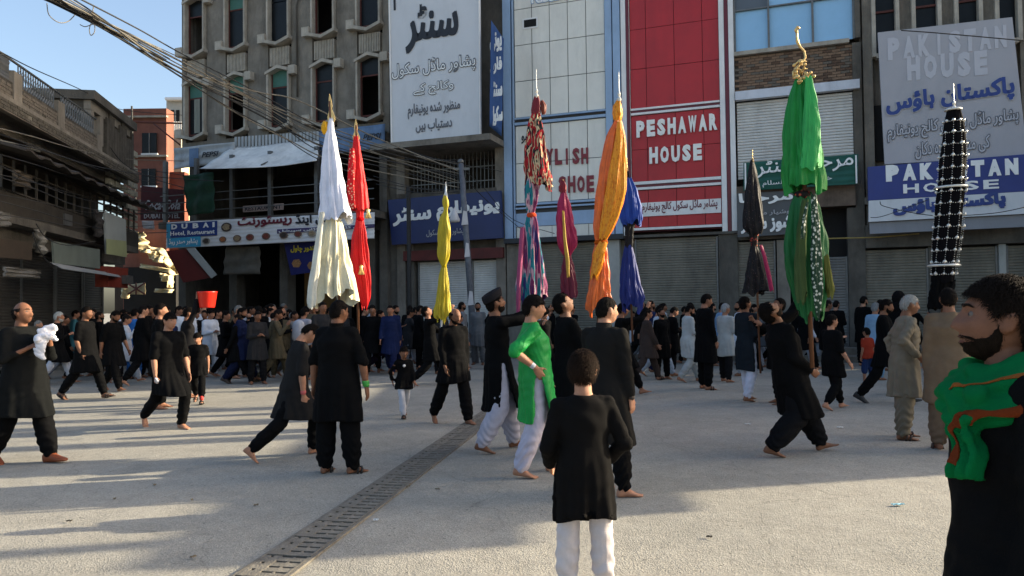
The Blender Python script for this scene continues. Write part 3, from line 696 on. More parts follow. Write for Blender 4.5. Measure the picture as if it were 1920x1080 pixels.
letters(ps,'PAKISTAN',1658,1914,341,310,QO+.01,INKW,.09,14,.012); letters(ps,'HOUSE',1690,1878,363,346,QO+.01,INKW,.03,10,.012)
outlined(ps,'پاکستان ہاؤس',1676,1884,378,406,QO+.006,INKB,INKB,b=.06,sl=.04)
F_.box('shop_beam',f0,f1,-.2,.299,zlo-.35,zlo+.3,CONC_D)
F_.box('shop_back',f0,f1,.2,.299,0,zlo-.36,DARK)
shutter(F_,S(1612,540),S(1738,540),.05,.34,zlo-.4,SHUT_D); shutter(F_,S(1768,540),S(1868,540),.05,.34,zlo-.4,SHUT_D)
F_.box('white_pillar',S(1873,540),S(1886,540),-.1,.199,.34,zlo-.36,MATS['white_pillar_paint']); shutter(F_,S(1892,540),16.2,.05,.34,zlo-.4,SHUT_D)
F_.box('pillar',S(1742,540),S(1762,540),-.06,.199,.34,zlo-.36,CONC_D)
F_.p('conduit',MB().tube([(S(1545,448),-.3,ZZ(1545,449)),(S(1640,445),-.35,ZZ(1640,447)),(S(1720,440),-.3,ZZ(1720,440))],.02),mat('yellow_pipe',lin(150,130,70),.6,.2,5,.1,20))

# ============================================================ LEFT ROW (runs back along the side street)
def LZ(px,py,off=0): return LEFT.px(px,py,off)[1]
def LS(px,py=300,off=0): return LEFT.px(px,py,off)[0]
l0,l1=LS(-60),LS(232)
Lb=B('balcony_building','dark old shop house with a brick balcony and iron roof railing on the left','building',l0,LEFT)
BR=mat('old_brick_render',lin(78,72,63),.95,.4,4,.9,14,stain=.5)
CREAM=mat('cream_render',lin(104,88,66),.92,.18,1.5,.3,20,stain=.4)
zA=6.38; zB=6.6   # balcony slab
zpar=LZ(100,178)
z_can=5.62
Lb.box('core',l0,l1,4.,9,0,zB,CONC_D)
Lb.box('upper_wall',l0,l1,.5,3.99,z_can,zA-.002,CREAM)
Lb.box('balcony_slab',l0,l1,-.35,3.99,zA,zA+.22,CONC_D)
Lb.box('slab_edge',l0,l1,-.5,-.351,zA-.10,zA+.27,CONC)
ceil_=Lb.box('balcony_soffit_beam',l0,l1,.1,.3,zA-.35,zA-.002,CONC_D)
# parapet in brick with recessed bays
sp_=[LS(x,230) for x in (-60,-5,82,158,205)]
sp_[-1]=LS(230,230)
zp0=6.66
Lb.box('parapet',l0,sp_[3],-.42,-.25,zp0,zp0+.42,BR)
for q in sp_[1:4]: Lb.box('parapet_post',q-.22,q+.22,-.45,-.2,zp0+.001,zp0+(.72 if q<sp_[3]-.1 else .5),CONC)
for i in range(0,3):
    mb=MB()
    for k in range(16):
        a=sp_[i]+.25+(sp_[i+1]-sp_[i]-.5)*k/15; mb.box(a-.012,a+.012,-.35,-.325,zp0+.421,zp0+.98)
        if k<15: mb.tube([(a,-.34,zp0+.45),(a+.12,-.34,zp0+.62),(a+.02,-.34,zp0+.78),(a+.14,-.34,zp0+.94)],.01,4)
    mb.box(sp_[i],sp_[i+1],-.36,-.31,zp0+.98,zp0+1.02); Lb.p('railing',mb,STEEL)
# corner room with flat roof
zr=8.45; sr=LS(150)
y1=1.9
Lb.box('room_wall',sr+.1,sr+.3,1.6,3.9,zp0,zr-.5,BR)
Lb.box('room_back',sr,l1,3.901,4.1,zp0,zr-.3,DARK); Lb.box('room_end',l1-.2,l1-.01,.6,3.9,zp0,zr-.3,DARK)
Lb.box('room_roof',sr-.1,l1+.0,-.45,4.2,zr-.28,zr,CONC_D)
Lb.box('roof_beam',sr,l1-.1,-.3,-.1,zr-.56,zr-.282,CONC); Lb.box('front_beam',sr,sr+.2,-.099,3.9,zr-.56,zr-.283,BR)
for q in (sr+.02,sr+.85): Lb.box('room_post',q,q+.28,-.3,-.02,zp0+.3,zr-.57,CONC)
rm=MB()
for k in range(14):
    a=sr+1.3+k*.26; 
    if a<l1-.2: rm.box(a,a+.24,-.35,-.15,zp0-.2+RNG.rand()*.1,zp0+1.3+.25*math.sin(k*1.3))
Lb.p('broken_brick_wall',rm,BR)
# canopy, dark glazed gallery, shopfronts
can=MB(); P=[];
for i in range(41):
    s_=l0+(l1-l0)*i/40; P.append([(s_,.5,z_can+.15),(s_,-1.15,z_can-.32+.05*math.sin(i*1.7))])
P=np.array(P); can.slab(P,P-np.array((0,0,.05))); Lb.p('tin_canopy',can,mat('rusty_tin',lin(52,46,40),.8,.4,3,.3,20))
z_g0,z_g1=LZ(100,432),z_can-.36
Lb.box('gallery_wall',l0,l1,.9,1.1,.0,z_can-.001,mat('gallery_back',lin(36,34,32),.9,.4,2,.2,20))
Lb.box('gallery_floor',l0,l1,-.5,.899,z_g0-.2,z_g0,CONC_D)
gl=MB(); k=0
a=l0
while a<l1:
    gl.box(a-.025,a+.025,-.42,-.37,z_g0,z_g1); a+=.62
for z in (z_g0+.55,z_g0+1.1,z_g0+1.65): gl.box(l0,l1,-.43,-.36,z,z+.035)
Lb.p('gallery_grille',gl,mat('grille_iron',lin(62,58,52),.8,.3,5,.1,20))
Lb.box('gallery_skirt',l0,l1,-.5,-.44,z_g0-.001,z_g0+.5,mat('skirt_board',lin(50,45,38),.9,.4,3,.3,20))
for q0,q1 in ((-20,60),(62,120),(124,170),(174,208)):
    shutter(Lb,LS(q0,540),LS(q1,540),.3,.2,z_g0-.6,mat('near_black_shutter',lin(52,49,45),.6,.3,2,.1,20))
Lb.box('shop_lintel',l0,l1,-.05,.5,z_g0-.62,z_g0-.201,CONC_D)
def lthing(name,label,cat,pts,off,m,seed=0,amp=.0,pn='board',thick=.05):
    t=B(name,label,cat,LS(pts[0][0],pts[0][1],off if not hasattr(off,'__len__') else off[0]),LEFT); t.p(pn,sheet(LEFT,pts,off,amp=amp,n=8,seed=seed,thick=thick),m); return t
BOARDG=mat('grey_green_board',lin(104,112,104),.6,.12,1.5,.05,20,stain=.2)
lthing('sign_board','pale grey green shop board above the white awning strip in the dark left row','sign',[(100,452),(187,468),(188,504),(102,493)],.9,BOARDG)
lthing('awning','thin white sagging awning strip under the grey green board','awning',[(95,492),(222,514),(228,520),(118,504)],[.9,.9,1.3,1.3],mat('awning_white',lin(140,140,138),.8,.1,3,.1,20),amp=.02,pn='canvas',thick=.03)
lthing('awning','dirty striped cloth awning hanging at the far left shopfront','awning',[(8,500),(78,507),(78,523),(8,518)],.9,mat('dirty_stripe',lin(96,94,90),.9,.3,9,.3,20,stretch=(9,1,1)),amp=.04,pn='canvas')
lthing('hanging_sheet','grey rag hanging from the gallery at the far left edge','sheet',[(-5,396),(18,400),(26,424),(-5,425)],.8,mat('rag_grey',lin(98,96,92),.9,.2,5,.3,20),amp=.05,pn='cloth')
lthing('hanging_sheet','crumpled pale plastic sheet dangling beside the grey green board','sheet',[(66,430),(82,432),(88,482),(72,470)],.8,mat('plastic_grey',lin(110,106,98),.5,.3,9,.5,20),amp=.08,pn='cloth')
t=lthing('sign_board','tall pale sign board facing the lane, grey above and yellow green below','sign',[(196,396),(236,412),(238,482),(200,476)],[.9,.9,.9,.9],mat('pale_sign_face',lin(150,154,150),.6,.1,2,.1,20))
t.p('lower_panel',sheet(LEFT,[(200,448),(237,452),(238,482),(200,476)],.96,amp=0,n=2),mat('yellow_green_face',lin(150,154,112),.6,.1,2,.1,20))
lthing('box_sign','orange red box sign hanging over the heads at the mouth of the lane','sign',[(202,499),(240,503),(240,540),(202,538)],1.0,mat('orange_box',lin(120,42,24),.7,.2,2,.1,20),thick=.35)
lthing('lantern','small grey lamp housing beside the orange red box sign','lamp',[(237,516),(250,517),(250,532),(238,532)],1.15,STEEL,thick=.2)
# ventilation block wall towards the lane
vbk=MB()
for i in range(5):
    for j in range(11):
        a=LS(200,350)+i*.42*1.6; vbk.box(a,a+.5,-.08,.05,LZ(210,430)+j*.3,LZ(210,430)+j*.3+.2)
Lb.p('block_wall',vbk,mat('pale_block',lin(150,146,130),.9,.2,4,.4,20),kind='stuff')

def courses(x0,x1,y,z0,z1,name='brick_courses',m=BRICKD):
    mb=MB(); n=int((z1-z0)/.085)
    for i in range(n):
        a=x0+(.06 if i%2 else -.05)
        while a<x1-.1:
            if RNG.rand()>.03: mb.box(max(a,x0),min(a+.222,x1),y-.012-RNG.rand()*.012,y,z0+i*.085+.006,z0+i*.085+.078)
            a+=.237
    Lb.p(name,mb,m,kind='stuff')
for i in range(3): courses(sp_[i]+.23,(sp_[i+1] if i<2 else sr+.6)-.23,-.421,zp0+.01,zp0+.41)
courses(l0,l1,-.501,zA-.08,zA+.25,m=mat('sooty_brick',lin(86,80,70),.95,.4,7,.6,40))
# clutter on the left row
lthing('air_conditioner','small boxy cooler unit hung on the cream wall above the tin canopy','cooler',[(58,262),(76,268),(76,286),(58,281)],-.1,mat('cooler_white',lin(120,118,110),.6,.15,4,.1,20),thick=.4)
lthing('sign_board','dark brown shop board low at the far left above the striped cloth','sign',[(-4,446),(60,456),(60,488),(-4,482)],.7,mat('brown_board',lin(58,48,38),.7,.2,3,.1,20))
lthing('hanging_sheet','folded brown tarpaulin slung under the tin canopy at the left','sheet',[(24,318),(62,332),(64,356),(26,346)],.8,mat('brown_tarp',lin(66,58,48),.85,.3,5,.4,20),amp=.07,pn='cloth')
lthing('hanging_sheet','dark cloth roll hanging beside the pale tall lane sign','sheet',[(176,392),(192,398),(194,446),(178,442)],.8,mat('dark_roll',lin(50,46,44),.85,.3,5,.4,20),amp=.07,pn='cloth')
lthing('meter_box','grey electric box on the gallery front between the slack cables','meter box',[(122,400),(136,404),(136,424),(122,421)],.55,STEEL,thick=.2)
lthing('sign_board','narrow white strip board under the block wall at the end of the left row','sign',[(206,352),(230,362),(230,372),(206,363)],.55,mat('strip_white',lin(140,138,130),.6,.1,3,.1,20))
# ------------------------------------------------------------ lane behind: orange house, pale houses, sunlit awnings
def fbox(parent,name,px0,px1,y0,y1,Y,dep,m,o0=(0,0,0),**k):
    a,b=atY(px0,y1,Y),atY(px1,y0,Y); 
    return part(name,MB().box(a.x-o0[0],b.x-o0[0],Y-o0[1],Y+dep-o0[1],max(a.z,0),b.z),m,parent,**k)
def fthing(name,label,cat,px,Y): 
    a=atY(px,560,Y); o=thing(name,label,cat,(a.x,Y,0)); return o,(a.x,Y,0)
ORG=mat('orange_render',lin(132,82,66),.85,.15,2,.3,20,stain=.3)
o,l=fthing('orange_house','tall narrow orange house at the end of the lane with dark windows','building',285,37)
fbox(o,'wall',231,312,203,640,37,.8,ORG,l)
fbox(o,'red_wing',312,346,322,640,37.4,.5,mat('dull_brick_red',lin(120,66,50),.9,.2,2,.3,20),l)
for i,(a,b,c,d) in enumerate(((266,293,249,287),(265,291,316,348))):
    w=fbox(o,'window',a,b,c,d,36.9,.09,GLASSD,l); fbox(w,'window_frame',a-2,b+2,d,d+3,36.85,.14,WHITE,l)
    fbox(w,'mullion',(a+b)/2-.6,(a+b)/2+.6,c,d,36.86,.03,STEEL,l)
for y in (216,290,374): fbox(o,'floor_band',231,312,y,y+4,36.8,.19,CONC_L,l)
p=MB(); q=atY(249,200,36.8); p.tube([(q.x-l[0],-.3,q.z),(q.x+.05-l[0],-.3,atY(249,300,36.8).z),(q.x+.2-l[0],-.3,atY(256,380,36.8).z)],.05); part('pipe',p,CABLE,o)
o,l=fthing('rooftop_house','cream flat roofed house rising behind the orange house','building',290,46)
fbox(o,'wall',236,345,212,640,46,2,mat('cream_wall',lin(190,182,150),.85,.1,2,.2,20,stain=.2),l); fbox(o,'roof_edge',234,347,207,213,45.6,2.6,CONC_L,l)
o,l=fthing('stair_tower','small pale rooftop tower with slit windows against the plastered block','building',327,42)
fbox(o,'wall',312,346,186,262,42,1,mat('pale_tower_wall',lin(182,180,170),.85,.1,2,.2,20,stain=.2),l); fbox(o,'roof_slab',309,346,182,187,41.7,1.5,WHITE,l)
for a in (320,330): fbox(o,'window',a,a+6,206,228,41.94,.05,DARK,l)
for k in range(8): fbox(o,'baluster',311+k*4.4,313+k*4.4,228,244,41.7,.1,WHITE,l)
o,l=fthing('white_annex','narrow white lane house wall to the right of the orange house','building',330,39)
fbox(o,'wall',312,340,250,326,39,.6,mat('white_annex_wall',lin(200,194,170),.85,.1,2,.2,20,stain=.2),l); fbox(o,'green_shutters',316,346,327,352,38.9,.2,mat('pale_green_shutter',lin(120,150,132),.6,.1,2,.1,20),l)
t=B('sign_board','dark maroon soft drink sign with white script at the corner of the restaurant','sign',0,WALL)
t.root.location=(0,0,0); t.root.rotation_euler=(0,0,0)
def facing(name,label,cat,pts,Y,m,pn='board',th=.06,amp=0,n=8,seed=0):
    c=[np.array(atY(*p,Y)) for p in pts]; b=c[3].copy(); b[2]=0; o=thing(name,label,cat,tuple(b)); P=[]
    for i in range(n+1):
        R=[]
        for j in range(n+1):
            u,v=j/n,i/n; p=(c[0]*(1-u)+c[1]*u)*(1-v)+(c[3]*(1-u)+c[2]*u)*v-b
            p[1]-=amp*(math.sin(7*u+4*v+seed)+.7*math.sin(15*v-5*u+seed)); R.append(p)
        P.append(R)
    P=np.array(P); part(pn,MB().slab(P,P+np.array((0,th,0))),m,o,smooth=amp>0); return o,b
bpy.data.objects.remove(t.root)
o,b=facing('sign_board','dark maroon soft drink sign with white script at the corner of the restaurant','sign',[(265,348),(343,356),(344,413),(263,413)],29.0,mat('maroon_sign',lin(74,30,34),.5,.2,2,.05,20,stain=.3))
def ftext(s,o,b,x0,x1,y0,y1,Y,m,**k):
    a=atY(x0,y1,Y); c=atY(x1,y0,Y); return write(s,o,a.x-b[0],c.x-b[0],a.z,c.z,Y-b[1],m,**k)
ftext('Coca-Cola',o,b,269,338,374,394,28.97,INKG,bold=.02,shear=.35)
ftext('DUBAI HOTEL',o,b,270,337,400,410,28.97,INKG,bold=.02)
o,b=facing('poster','small white torn poster under the maroon sign','poster',[(266,414),(288,414),(288,430),(268,428)],28.9,mat('torn_paper',lin(170,170,172),.8,.1,9,.1,20),amp=.02)
CRM=mat('sunlit_canvas',lin(215,200,160),.85,.25,3,.4,12,stain=.4)
o,b=facing('awning','large crumpled cream canvas hung across the lane in sunlight','awning',[(238,434),(275,436),(276,462),(232,478)],36.2,CRM,'canvas',amp=.25,n=18)
o,b=facing('awning','torn cream canvas strip slanting down to the right over the lane stalls','awning',[(282,463),(305,465),(335,512),(322,520)],36.0,CRM,'canvas',amp=.2,n=18,seed=2)
o,b=facing('awning','low cream awning strip across the middle of the lane','awning',[(262,494),(318,504),(318,511),(262,502)],35.8,CRM,'canvas',amp=.1,n=12,seed=3)
o,b=facing('stall_board','cream painted stall board with crossed battens low in the lane','board',[(238,534),(272,530),(272,552),(238,552)],35.5,CRM,amp=.02)
p=MB(); 
for (x1_,y1_,x2,y2) in ((240,552,272,530),(240,532,272,552),(255,530,255,552)):
    a,c=atY(x1_,y1_,35.4),atY(x2,y2,35.4); p.tube([(a.x-b[0],a.y-b[1],a.z),(c.x-b[0],c.y-b[1],c.z)],.04)
part('batten',p,WOOD_R,o)
for i,(x0,x1,y0,y1_) in enumerate(((278,292,470,486),(300,309,512,528),(312,318,515,540),(226,236,538,560),(289,318,541,549),(286,300,478,492),(262,276,466,474))):
    o,b=facing('goods_bundle',('round pale wheel shaped rack hanging high in the lane','pale bundle hung at the middle of the lane','upright pale bundle hung at the right of the lane','white upright bundle by the orange red box sign','wide cream tray just above the heads in the lane','pale basket below the wheel shaped rack','small cream bundle under the crumpled canvas')[i],'goods',[(x0,y0),(x1,y0+1),(x1-1,y1_),(x0+1,y1_-1)],35.6-i*.1,CRM,'bundle',th=.4,amp=.08,n=6,seed=i)
# deep lane ground shade and end wall
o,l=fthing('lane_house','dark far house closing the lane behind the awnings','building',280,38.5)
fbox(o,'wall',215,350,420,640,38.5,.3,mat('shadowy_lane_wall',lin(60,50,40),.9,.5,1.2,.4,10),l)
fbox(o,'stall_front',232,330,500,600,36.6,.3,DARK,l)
# red tilted canopy board
o,b=facing('canopy_board','dark red shop canopy board with a pale edge slanting over the restaurant entrance','canopy',[(311,471),(352,466),(398,520),(344,530)],26.5,mat('deep_red_board',lin(84,22,20),.6,.15,2,.05,20),th=.06)
c=[np.array(atY(*p_,26.42))-b for p_ in ((349,466),(364,464),(406,515),(396,522))]
part('pale_edge',MB().add([*c,*(np.array(c)+np.array((0,.06,0)))],[(0,1,2,3),(7,6,5,4),(0,4,5,1),(1,5,6,2),(2,6,7,3),(3,7,4,0)]),mat('pale_edge_paint',lin(140,146,146),.6,.1,3,.05,20),o)

# ------------------------------------------------------------ street pole
pt,pb_=atY(864,303,21.6),ground(893,672)
pb_=Vector((atY(891,600,21.6).x,21.6,0))
o=thing('street_pole','slim leaning steel street pole with peeling posters in front of the navy sign','pole',(pb_.x,21.6,0))
tv=Vector((pt.x-pb_.x,0,pt.z))
part('shaft',MB().tube([(0,0,0),tuple(tv*.5),tuple(tv)],[.1,.09,.075],10),mat('pole_paint',lin(92,96,104),.6,.35,5,.2,30,stain=.3),o,smooth=True)
part('insulator',MB().ball(tuple(tv),(.1,.1,.08)).box(tv.x-.25,tv.x+.25,-.05,.05,tv.z-.25,tv.z-.19),STEEL,o)
for k,(y,w) in enumerate(((410,.2),(470,.16),(560,.18))):
    z=atY(870,y,21.6).z; f=z/tv.z; part('poster',MB().prism([(tv.x*f-w*.5,z-.2),(tv.x*f+w*.5,z-.18),(tv.x*f+w*.3,z+.2),(tv.x*f-w*.2,z+.22)],-.115,-.105),mat('poster_paper',lin(186,186,188),.8,.1,5,.1,20),o)
z=atY(866,405,21.4); part('hanging_bag',MB().lathe([(.0,.28),(.05,.2),(.16,-.1),(.14,-.16),(0,-.18)],(z.x-pb_.x+.0-.22,-.1,z.z),10),mat('poster_paper',0),o,smooth=True)
o=thing('street_pole','thin dark post standing between the dark shutters and the white shutters','pole',(*atY(768,600,23.9).xy,0))
part('shaft',MB().tube([(0,0,0),(0,0,5.5)],.07),CABLE,o)

# ------------------------------------------------------------ overhead cables
def cable(pts,r,label,m=CABLE,sag=0,group=None,extra=None):
    w=[np.array(atY(*p)) for p in pts]; P=[]
    n=len(w)
    for i in range(n-1):
        p0,p1,p2,p3=w[max(i-1,0)],w[i],w[i+1],w[min(i+2,n-1)]
        for k in range(8):
            t=k/8; P.append(.5*((2*p1)+(-p0+p2)*t+(2*p0-5*p1+4*p2-p3)*t*t+(-p0+3*p1-3*p2+p3)*t**3))
    P.append(w[-1]); P=np.array(P); b=P[0].copy(); b[2]=0
    o=link('cable',MB().tube(list(P-b),r*.8,5).mesh('cable',[m],True),None,tuple(b)); tag(o,label,'cable',group)
    return o
cable([(150,-2,12),(260,55,14),(345,103,16),(480,172,18),(620,248,20),(740,283,21),(864,306,21.6)],.018,'uppermost cable of the bundle crossing the sky to the street pole')
cable([(105,-2,12),(240,62,14),(345,118,16),(480,188,18),(600,232,20),(700,268,21),(862,318,21.6)],.020,'second highest pale cable crossing the plastered facade',CABLE_L)
cable([(92,-2,12),(175,36,13),(345,131,16),(480,172,18),(560,189,19),(700,256,20.6),(862,322,21.6)],.024,'cable of the thick bundle that dips to touch the window sill of the third column',CABLE_L)
cable([(84,-2,12),(172,42,13),(232,76,14),(345,141,16),(480,212,18),(600,272,20),(720,300,21),(860,330,21.6)],.026,'thickest cable of the sky bundle above the white awning')
cable([(88,-4,12),(173,38,13),(232,74,14),(345,148,16),(440,210,17.5),(540,262,19),(640,306,20.5),(862,352,21.6)],.020,'lowest pale cable of the bundle passing over the white awning',CABLE_L)
cable([(80,-2,12),(170,40,13),(300,120,15),(420,196,17),(520,250,19),(600,300,20),(730,345,21),(862,362,21.6)],.016,'thin cable sagging below the bundle to the pole middle')
cable([(410,108+30,16.5),(450,172,17.3),(560,226,19),(700,285,20.6),(860,340,21.6)],.014,'short grey cable crossing between the upper wires over the facade',CABLE_L)
for i,(a,c) in enumerate((((84,-2),(173,40)),)):
    for k in range(5): cable([(a[0]+k*7,a[1],12),(130+k*4,16+k*1.5,12.5),(c[0]+k*1.5,c[1]-k*2,13),(232+k*2,75-k*3,14),(300+k*6,116-k*2,15)],.012,('first','second','third','fourth','fifth')[k]+' thin strand twisted into the thick bundle against the sky, counted from its lower edge',CABLE)
for i in range(6):
    k=i*1.0
    cable([(90+k*9,-3,12),(176+k*5,34+k*1.5,13),(345,112+k*7,16),(470+k*6,176+k*8,18),(600,238+k*9,20),(742,284+k*7,21.2),(863,308+k*9,21.6)],.013+.002*(i%3),('first','second','third','fourth','fifth','lowest')[i]+' of the thin black wires fanning from the sky bundle over the facade',CABLE if i%2 else CABLE_L)
for i in range(5):
    cable([(-5,250+i*38,15),(70,276+i*34,17),(150,306+i*30,21),(232,330+i*24,26),(300+i*12,345+i*18,27)],.012,('topmost','second','third','fourth','lowest')[i]+' thin dark wire strung along the left row towards the lane',CABLE)
P_=[(88,6,12.2),(92,28,12.2),(110,42,12.3),(128,40,12.5),(142,26,12.8)]; cable(P_,.01,'loose drooping loop of wire under the left end of the bundle',CABLE_L)
cable([(176,34,13),(168,52,13),(170,66,13),(177,60,13),(176,46,13),(160,50,13),(150,46,13)],.01,'small tied wire ring hanging from the bundle',CABLE_L)
cable([(176,10,13.2),(174,22,13),(173,40,13)],.012,'short upright tie joining the top wire to the bundle',CABLE_L)
cable([(-5,94,14),(60,128,17),(138,162,21),(180,182,24),(230,206,28),(342,216,31)],.016,'single thin cable over the left rooftop railing')
cable([(205,228,29),(342,231,30)],.05,'rusty horizontal bar spanning the lane below the pale tower',WOOD_R)
cable([(288,232,30),(338,272,30)],.04,'slanting brace under the rusty bar',WOOD_R)
for i,pts in enumerate((
  [(-5,240,15),(60,256,17),(150,282,21),(232,298,26),(345,302,28)],
  [(-5,262,14),(80,282,16),(180,312,20),(300,332,25),(420,340,26)],
  [(-5,308,15),(70,344,17),(150,372,20),(240,392,25),(330,402,27)],
  [(-5,330,15),(70,356,17),(160,390,20),(260,400,25),(340,396,27)],
  [(-5,376,15),(70,396,17),(150,420,20),(232,436,25),(315,436,27)],
  [(68,420,16),(90,448,17),(130,460,19),(180,452,22)],
  [(62,436,16),(72,466,16.5),(96,500,18),(100,506,18)],
  [(180,230,24),(225,300,25),(280,332,27),(345,352,28)],
  [(190,300,24),(240,316,26),(300,322,27),(350,330,28)],
  [(196,360,24),(236,372,26),(300,380,27),(345,370,28)])):
    cable(pts,.017,('pale slack cable along the top of the cream wall on the left','slack cable below the cream wall reaching the maroon sign','dark cable sloping across the barred gallery on the left','cable crossing the gallery bars just above its lower rail','low cable running from the gallery to the blue panel of the restaurant banner','short black loop of cable over the grey green board','black cable dropping beside the crumpled plastic sheet','diagonal cable from the corner room to the orange house','cable across the upper part of the orange house','cable passing just over the maroon sign')[i],CABLE if i not in(0,) else CABLE_L)
for i,pts in enumerate((
  [(870,310,21.6),(925,318,23.6),(940,322,23.6)],
  [(868,318,21.6),(905,350,22.5),(960,410,23.2),(1040,438,23)],
  [(868,330,21.6),(915,378,22.6),(975,428,23.2)],
  [(724,266,23),(790,290,23),(866,312,21.6)],
  [(700,330,24),(780,352,23),(866,356,21.6)],
  [(702,296,24),(770,300,23),(866,300,21.6)],
  [(705,345,24),(790,362,23),(866,358,21.6)])):
    cable(pts,.013,('short cable from the pole top to the concrete post','cable dropping from the pole across the blue trim','lower of the two cables sloping from the pole to the beige panels','cable meeting the pole from under the white billboard','cable reaching the pole over the balcony grille','nearly level cable at the pole head','sagging cable just above the navy sign')[i])
cable([(1690,57,16.5),(1760,62,16.5),(1930,77,16.5)],.016,'single wire crossing the top of the grey house billboard')
cable([(1742,44+330,17),(1660,404,17.2),(1632,408,17.3)],.01,'thin wire branching over the white part of the blue house sign')
cable([(1940,384,16),(1860,400,16.6),(1750,404,17),(1662,388,17.4),(1650,378,17.4)],.012,'sagging wire across the white Urdu band of the blue house sign')

# ------------------------------------------------------------ drain grating in the road
ga,gb_=ground(447,1080),ground(869,797); gd=(gb_-ga).normalized(); gn=Vector((gd.y,-gd.x,0)); W_=.40
DK=mat('drain_shade',lin(26,25,23),.95,.3,5,.2,20); IRON=mat('worn_iron',lin(112,107,98),.85,.3,9,.5,60,metal=.0,stain=.35)
start=ga-gd*1.6; ang=math.atan2(gd.y,gd.x)
dr=thing('drain','long slotted iron drain channel running diagonally across the road','drain',tuple(start),ang)
Lg=9.6
part('channel',MB().box(0,Lg,-W_,0,.0015,.004),DK,dr)  # flat dark sheet stands in for the shaded depth below the slots
part('kerb_rail',MB().box(-.01,Lg,.002,.03,.002,.017).box(-.01,Lg,-W_-.03,-W_-.002,.002,.017),IRON,dr)
gm=[]
for k in range(3):
    u=.376; m_=MB(); j=[RNG.rand()*.004 for _ in range(12)]
    for a,b in ((-.005,-.05),(-.085,-.155),(-.375,-.395)): m_.box(.006,u,b,a,.006,.019)
    for i in range(3):      # small square holes on the left strip
        x0_=.006+i*.125; m_.box(x0_,x0_+.092,-.0849,-.0501,.0058,.0175+j[i]*.3)
    for i in range(4):      # long slots on the right strip
        x0_=.006+i*.094; m_.box(x0_,x0_+.066,-.3749,-.1551,.0056,.0165+j[i+3]*.4)
    m_.box(.006,u,-.272,-.252,.0054,.0158)
    gm.append(m_.mesh('grate',[IRON]))
for i in range(int(Lg/.39)):
    o=link('grate',gm[i%3],dr,((i*.39),0,0)); o.rotation_euler=(RNG.uniform(-.004,.004),RNG.uniform(-.004,.004),0)

dr.scale=(1,.78,1)
# ------------------------------------------------------------ litter
def bit(px,py,sx,sy,m,label,name='litter',rz=0,cat='litter'):
    g_=ground(px,py); P=np.array([[((j/4-.5)*sx,(i/4-.5)*sy,.008+.012*abs(math.sin(i*2.1+j*1.7+px))) for j in range(5)] for i in range(5)])
    o=link(name,MB().slab(P+np.array((0,0,.002)),P).mesh(name,[m]),None,(g_.x,g_.y,0),rz); tag(o,label,cat)
LW=mat('litter_white',lin(200,200,198),.7,.1,5,.1,20)
bit(1684,949,.10,.035,mat('litter_blue',lin(120,180,196),.4,.3,40,.1,20),'flattened pale blue wrapper lying in the sunlit road at the lower right','wrapper',.1)
bit(1575,803,.08,.05,LW,'white scrap on the road beside the striding bearer of the green standard'); bit(1402,797,.08,.04,LW,'white scrap on the road left of the bearer of the green standard')
bit(705,978,.04,.03,LW,'tiny white scrap beside the drain'); bit(1170,905,.05,.03,LW,'tiny white scrap behind the barefoot man in black')
LB=mat('leaf_brown',lin(96,86,70),.8,.3,20,.1,20)
for i,(x,y) in enumerate(((130,980),(362,1048),(360,940),(820,920),(480,950),(215,938),(1330,1010),(765,915),(290,912))):
    bit(x,y,.04,.02,LB,('dry leaf scrap on the sunlit road at the far left','dry leaf scrap on the road nearest the lower edge','dry scrap on the road below the long dark shadow','dark clod on the road right of the drain','dry scrap in the shade left of the drain','small dark scrap left in the sunlit band','dark crumb on the sunlit road right of the boy','dark clod touching the drain edge','dark crumb in the road shade at the left')[i],rz=i)

# ------------------------------------------------------------ unseen building inferred from its shade; overhangs and posts shaped for shadows
o=thing('corner_building','plain concrete building at the right of the square with jettied upper floor','building',(15.,13,0))
R_=MB(); X0=15.0-15.
def rb(z0,z1,y0,y1,n='wall',m=CONC): part(n,MB().box(X0,X0+(3. if z0<5 else .8),y0-13,y1-13,z0,z1),m,o)
rb(0,6.55,9.8,19.3,'wall'); part('balcony_slab',MB().box(X0,X0+.5,9.35-13,9.79-13,4.25,5.2),CONC,o); part('balcony_slab',MB().box(X0,X0+.5,8.7-13,9.79-13,5.21,5.7),CONC,o); part('roof_slab',MB().box(X0,X0+.5,8.2-13,9.79-13,5.71,6.5),CONC,o)  # thin overhanging slabs added to trace the stepped shadow edge
for y0,y1,z in ((10.1,10.9,8.8),(13.0,13.3,8.4),(14.6,14.9,8.9),(16,16.35,8.0),(8.75,8.86,8.9)):
    part('shadow_post',MB().box(X0+.1,X0+.6,y0-13,y1-13,6.551,z),CONC,o)  # posts added to throw shadow fingers across the road

# ============================================================ PEOPLE
def v3(*a): return np.array(a,float)
def nrm(a): a=np.array(a,float); return a/np.linalg.norm(a)
def rotx(a): c,s=math.cos(a),math.sin(a); return np.array(((1,0,0),(0,c,-s),(0,s,c)))
def rotz(a): c,s=math.cos(a),math.sin(a); return np.array(((c,-s,0),(s,c,0),(0,0,1)))
def roty(a): c,s=math.cos(a),math.sin(a); return np.array(((c,0,s),(0,1,0),(-s,0,c)))
def sphere_dirs(nu,nv):
    th=np.linspace(0,2*np.pi,nu,endpoint=False); ph=(np.arange(nv)+.5)/nv*np.pi-np.pi/2
    T,P=np.meshgrid(th,ph); return np.stack([np.cos(T)*np.cos(P),np.sin(T)*np.cos(P),np.sin(P)],-1)
def gs_(x,s): return np.exp(-(x/s)**2/2)
def sst(x,a,b): t=np.clip((x-a)/(b-a),0,1); return t*t*(3-2*t)
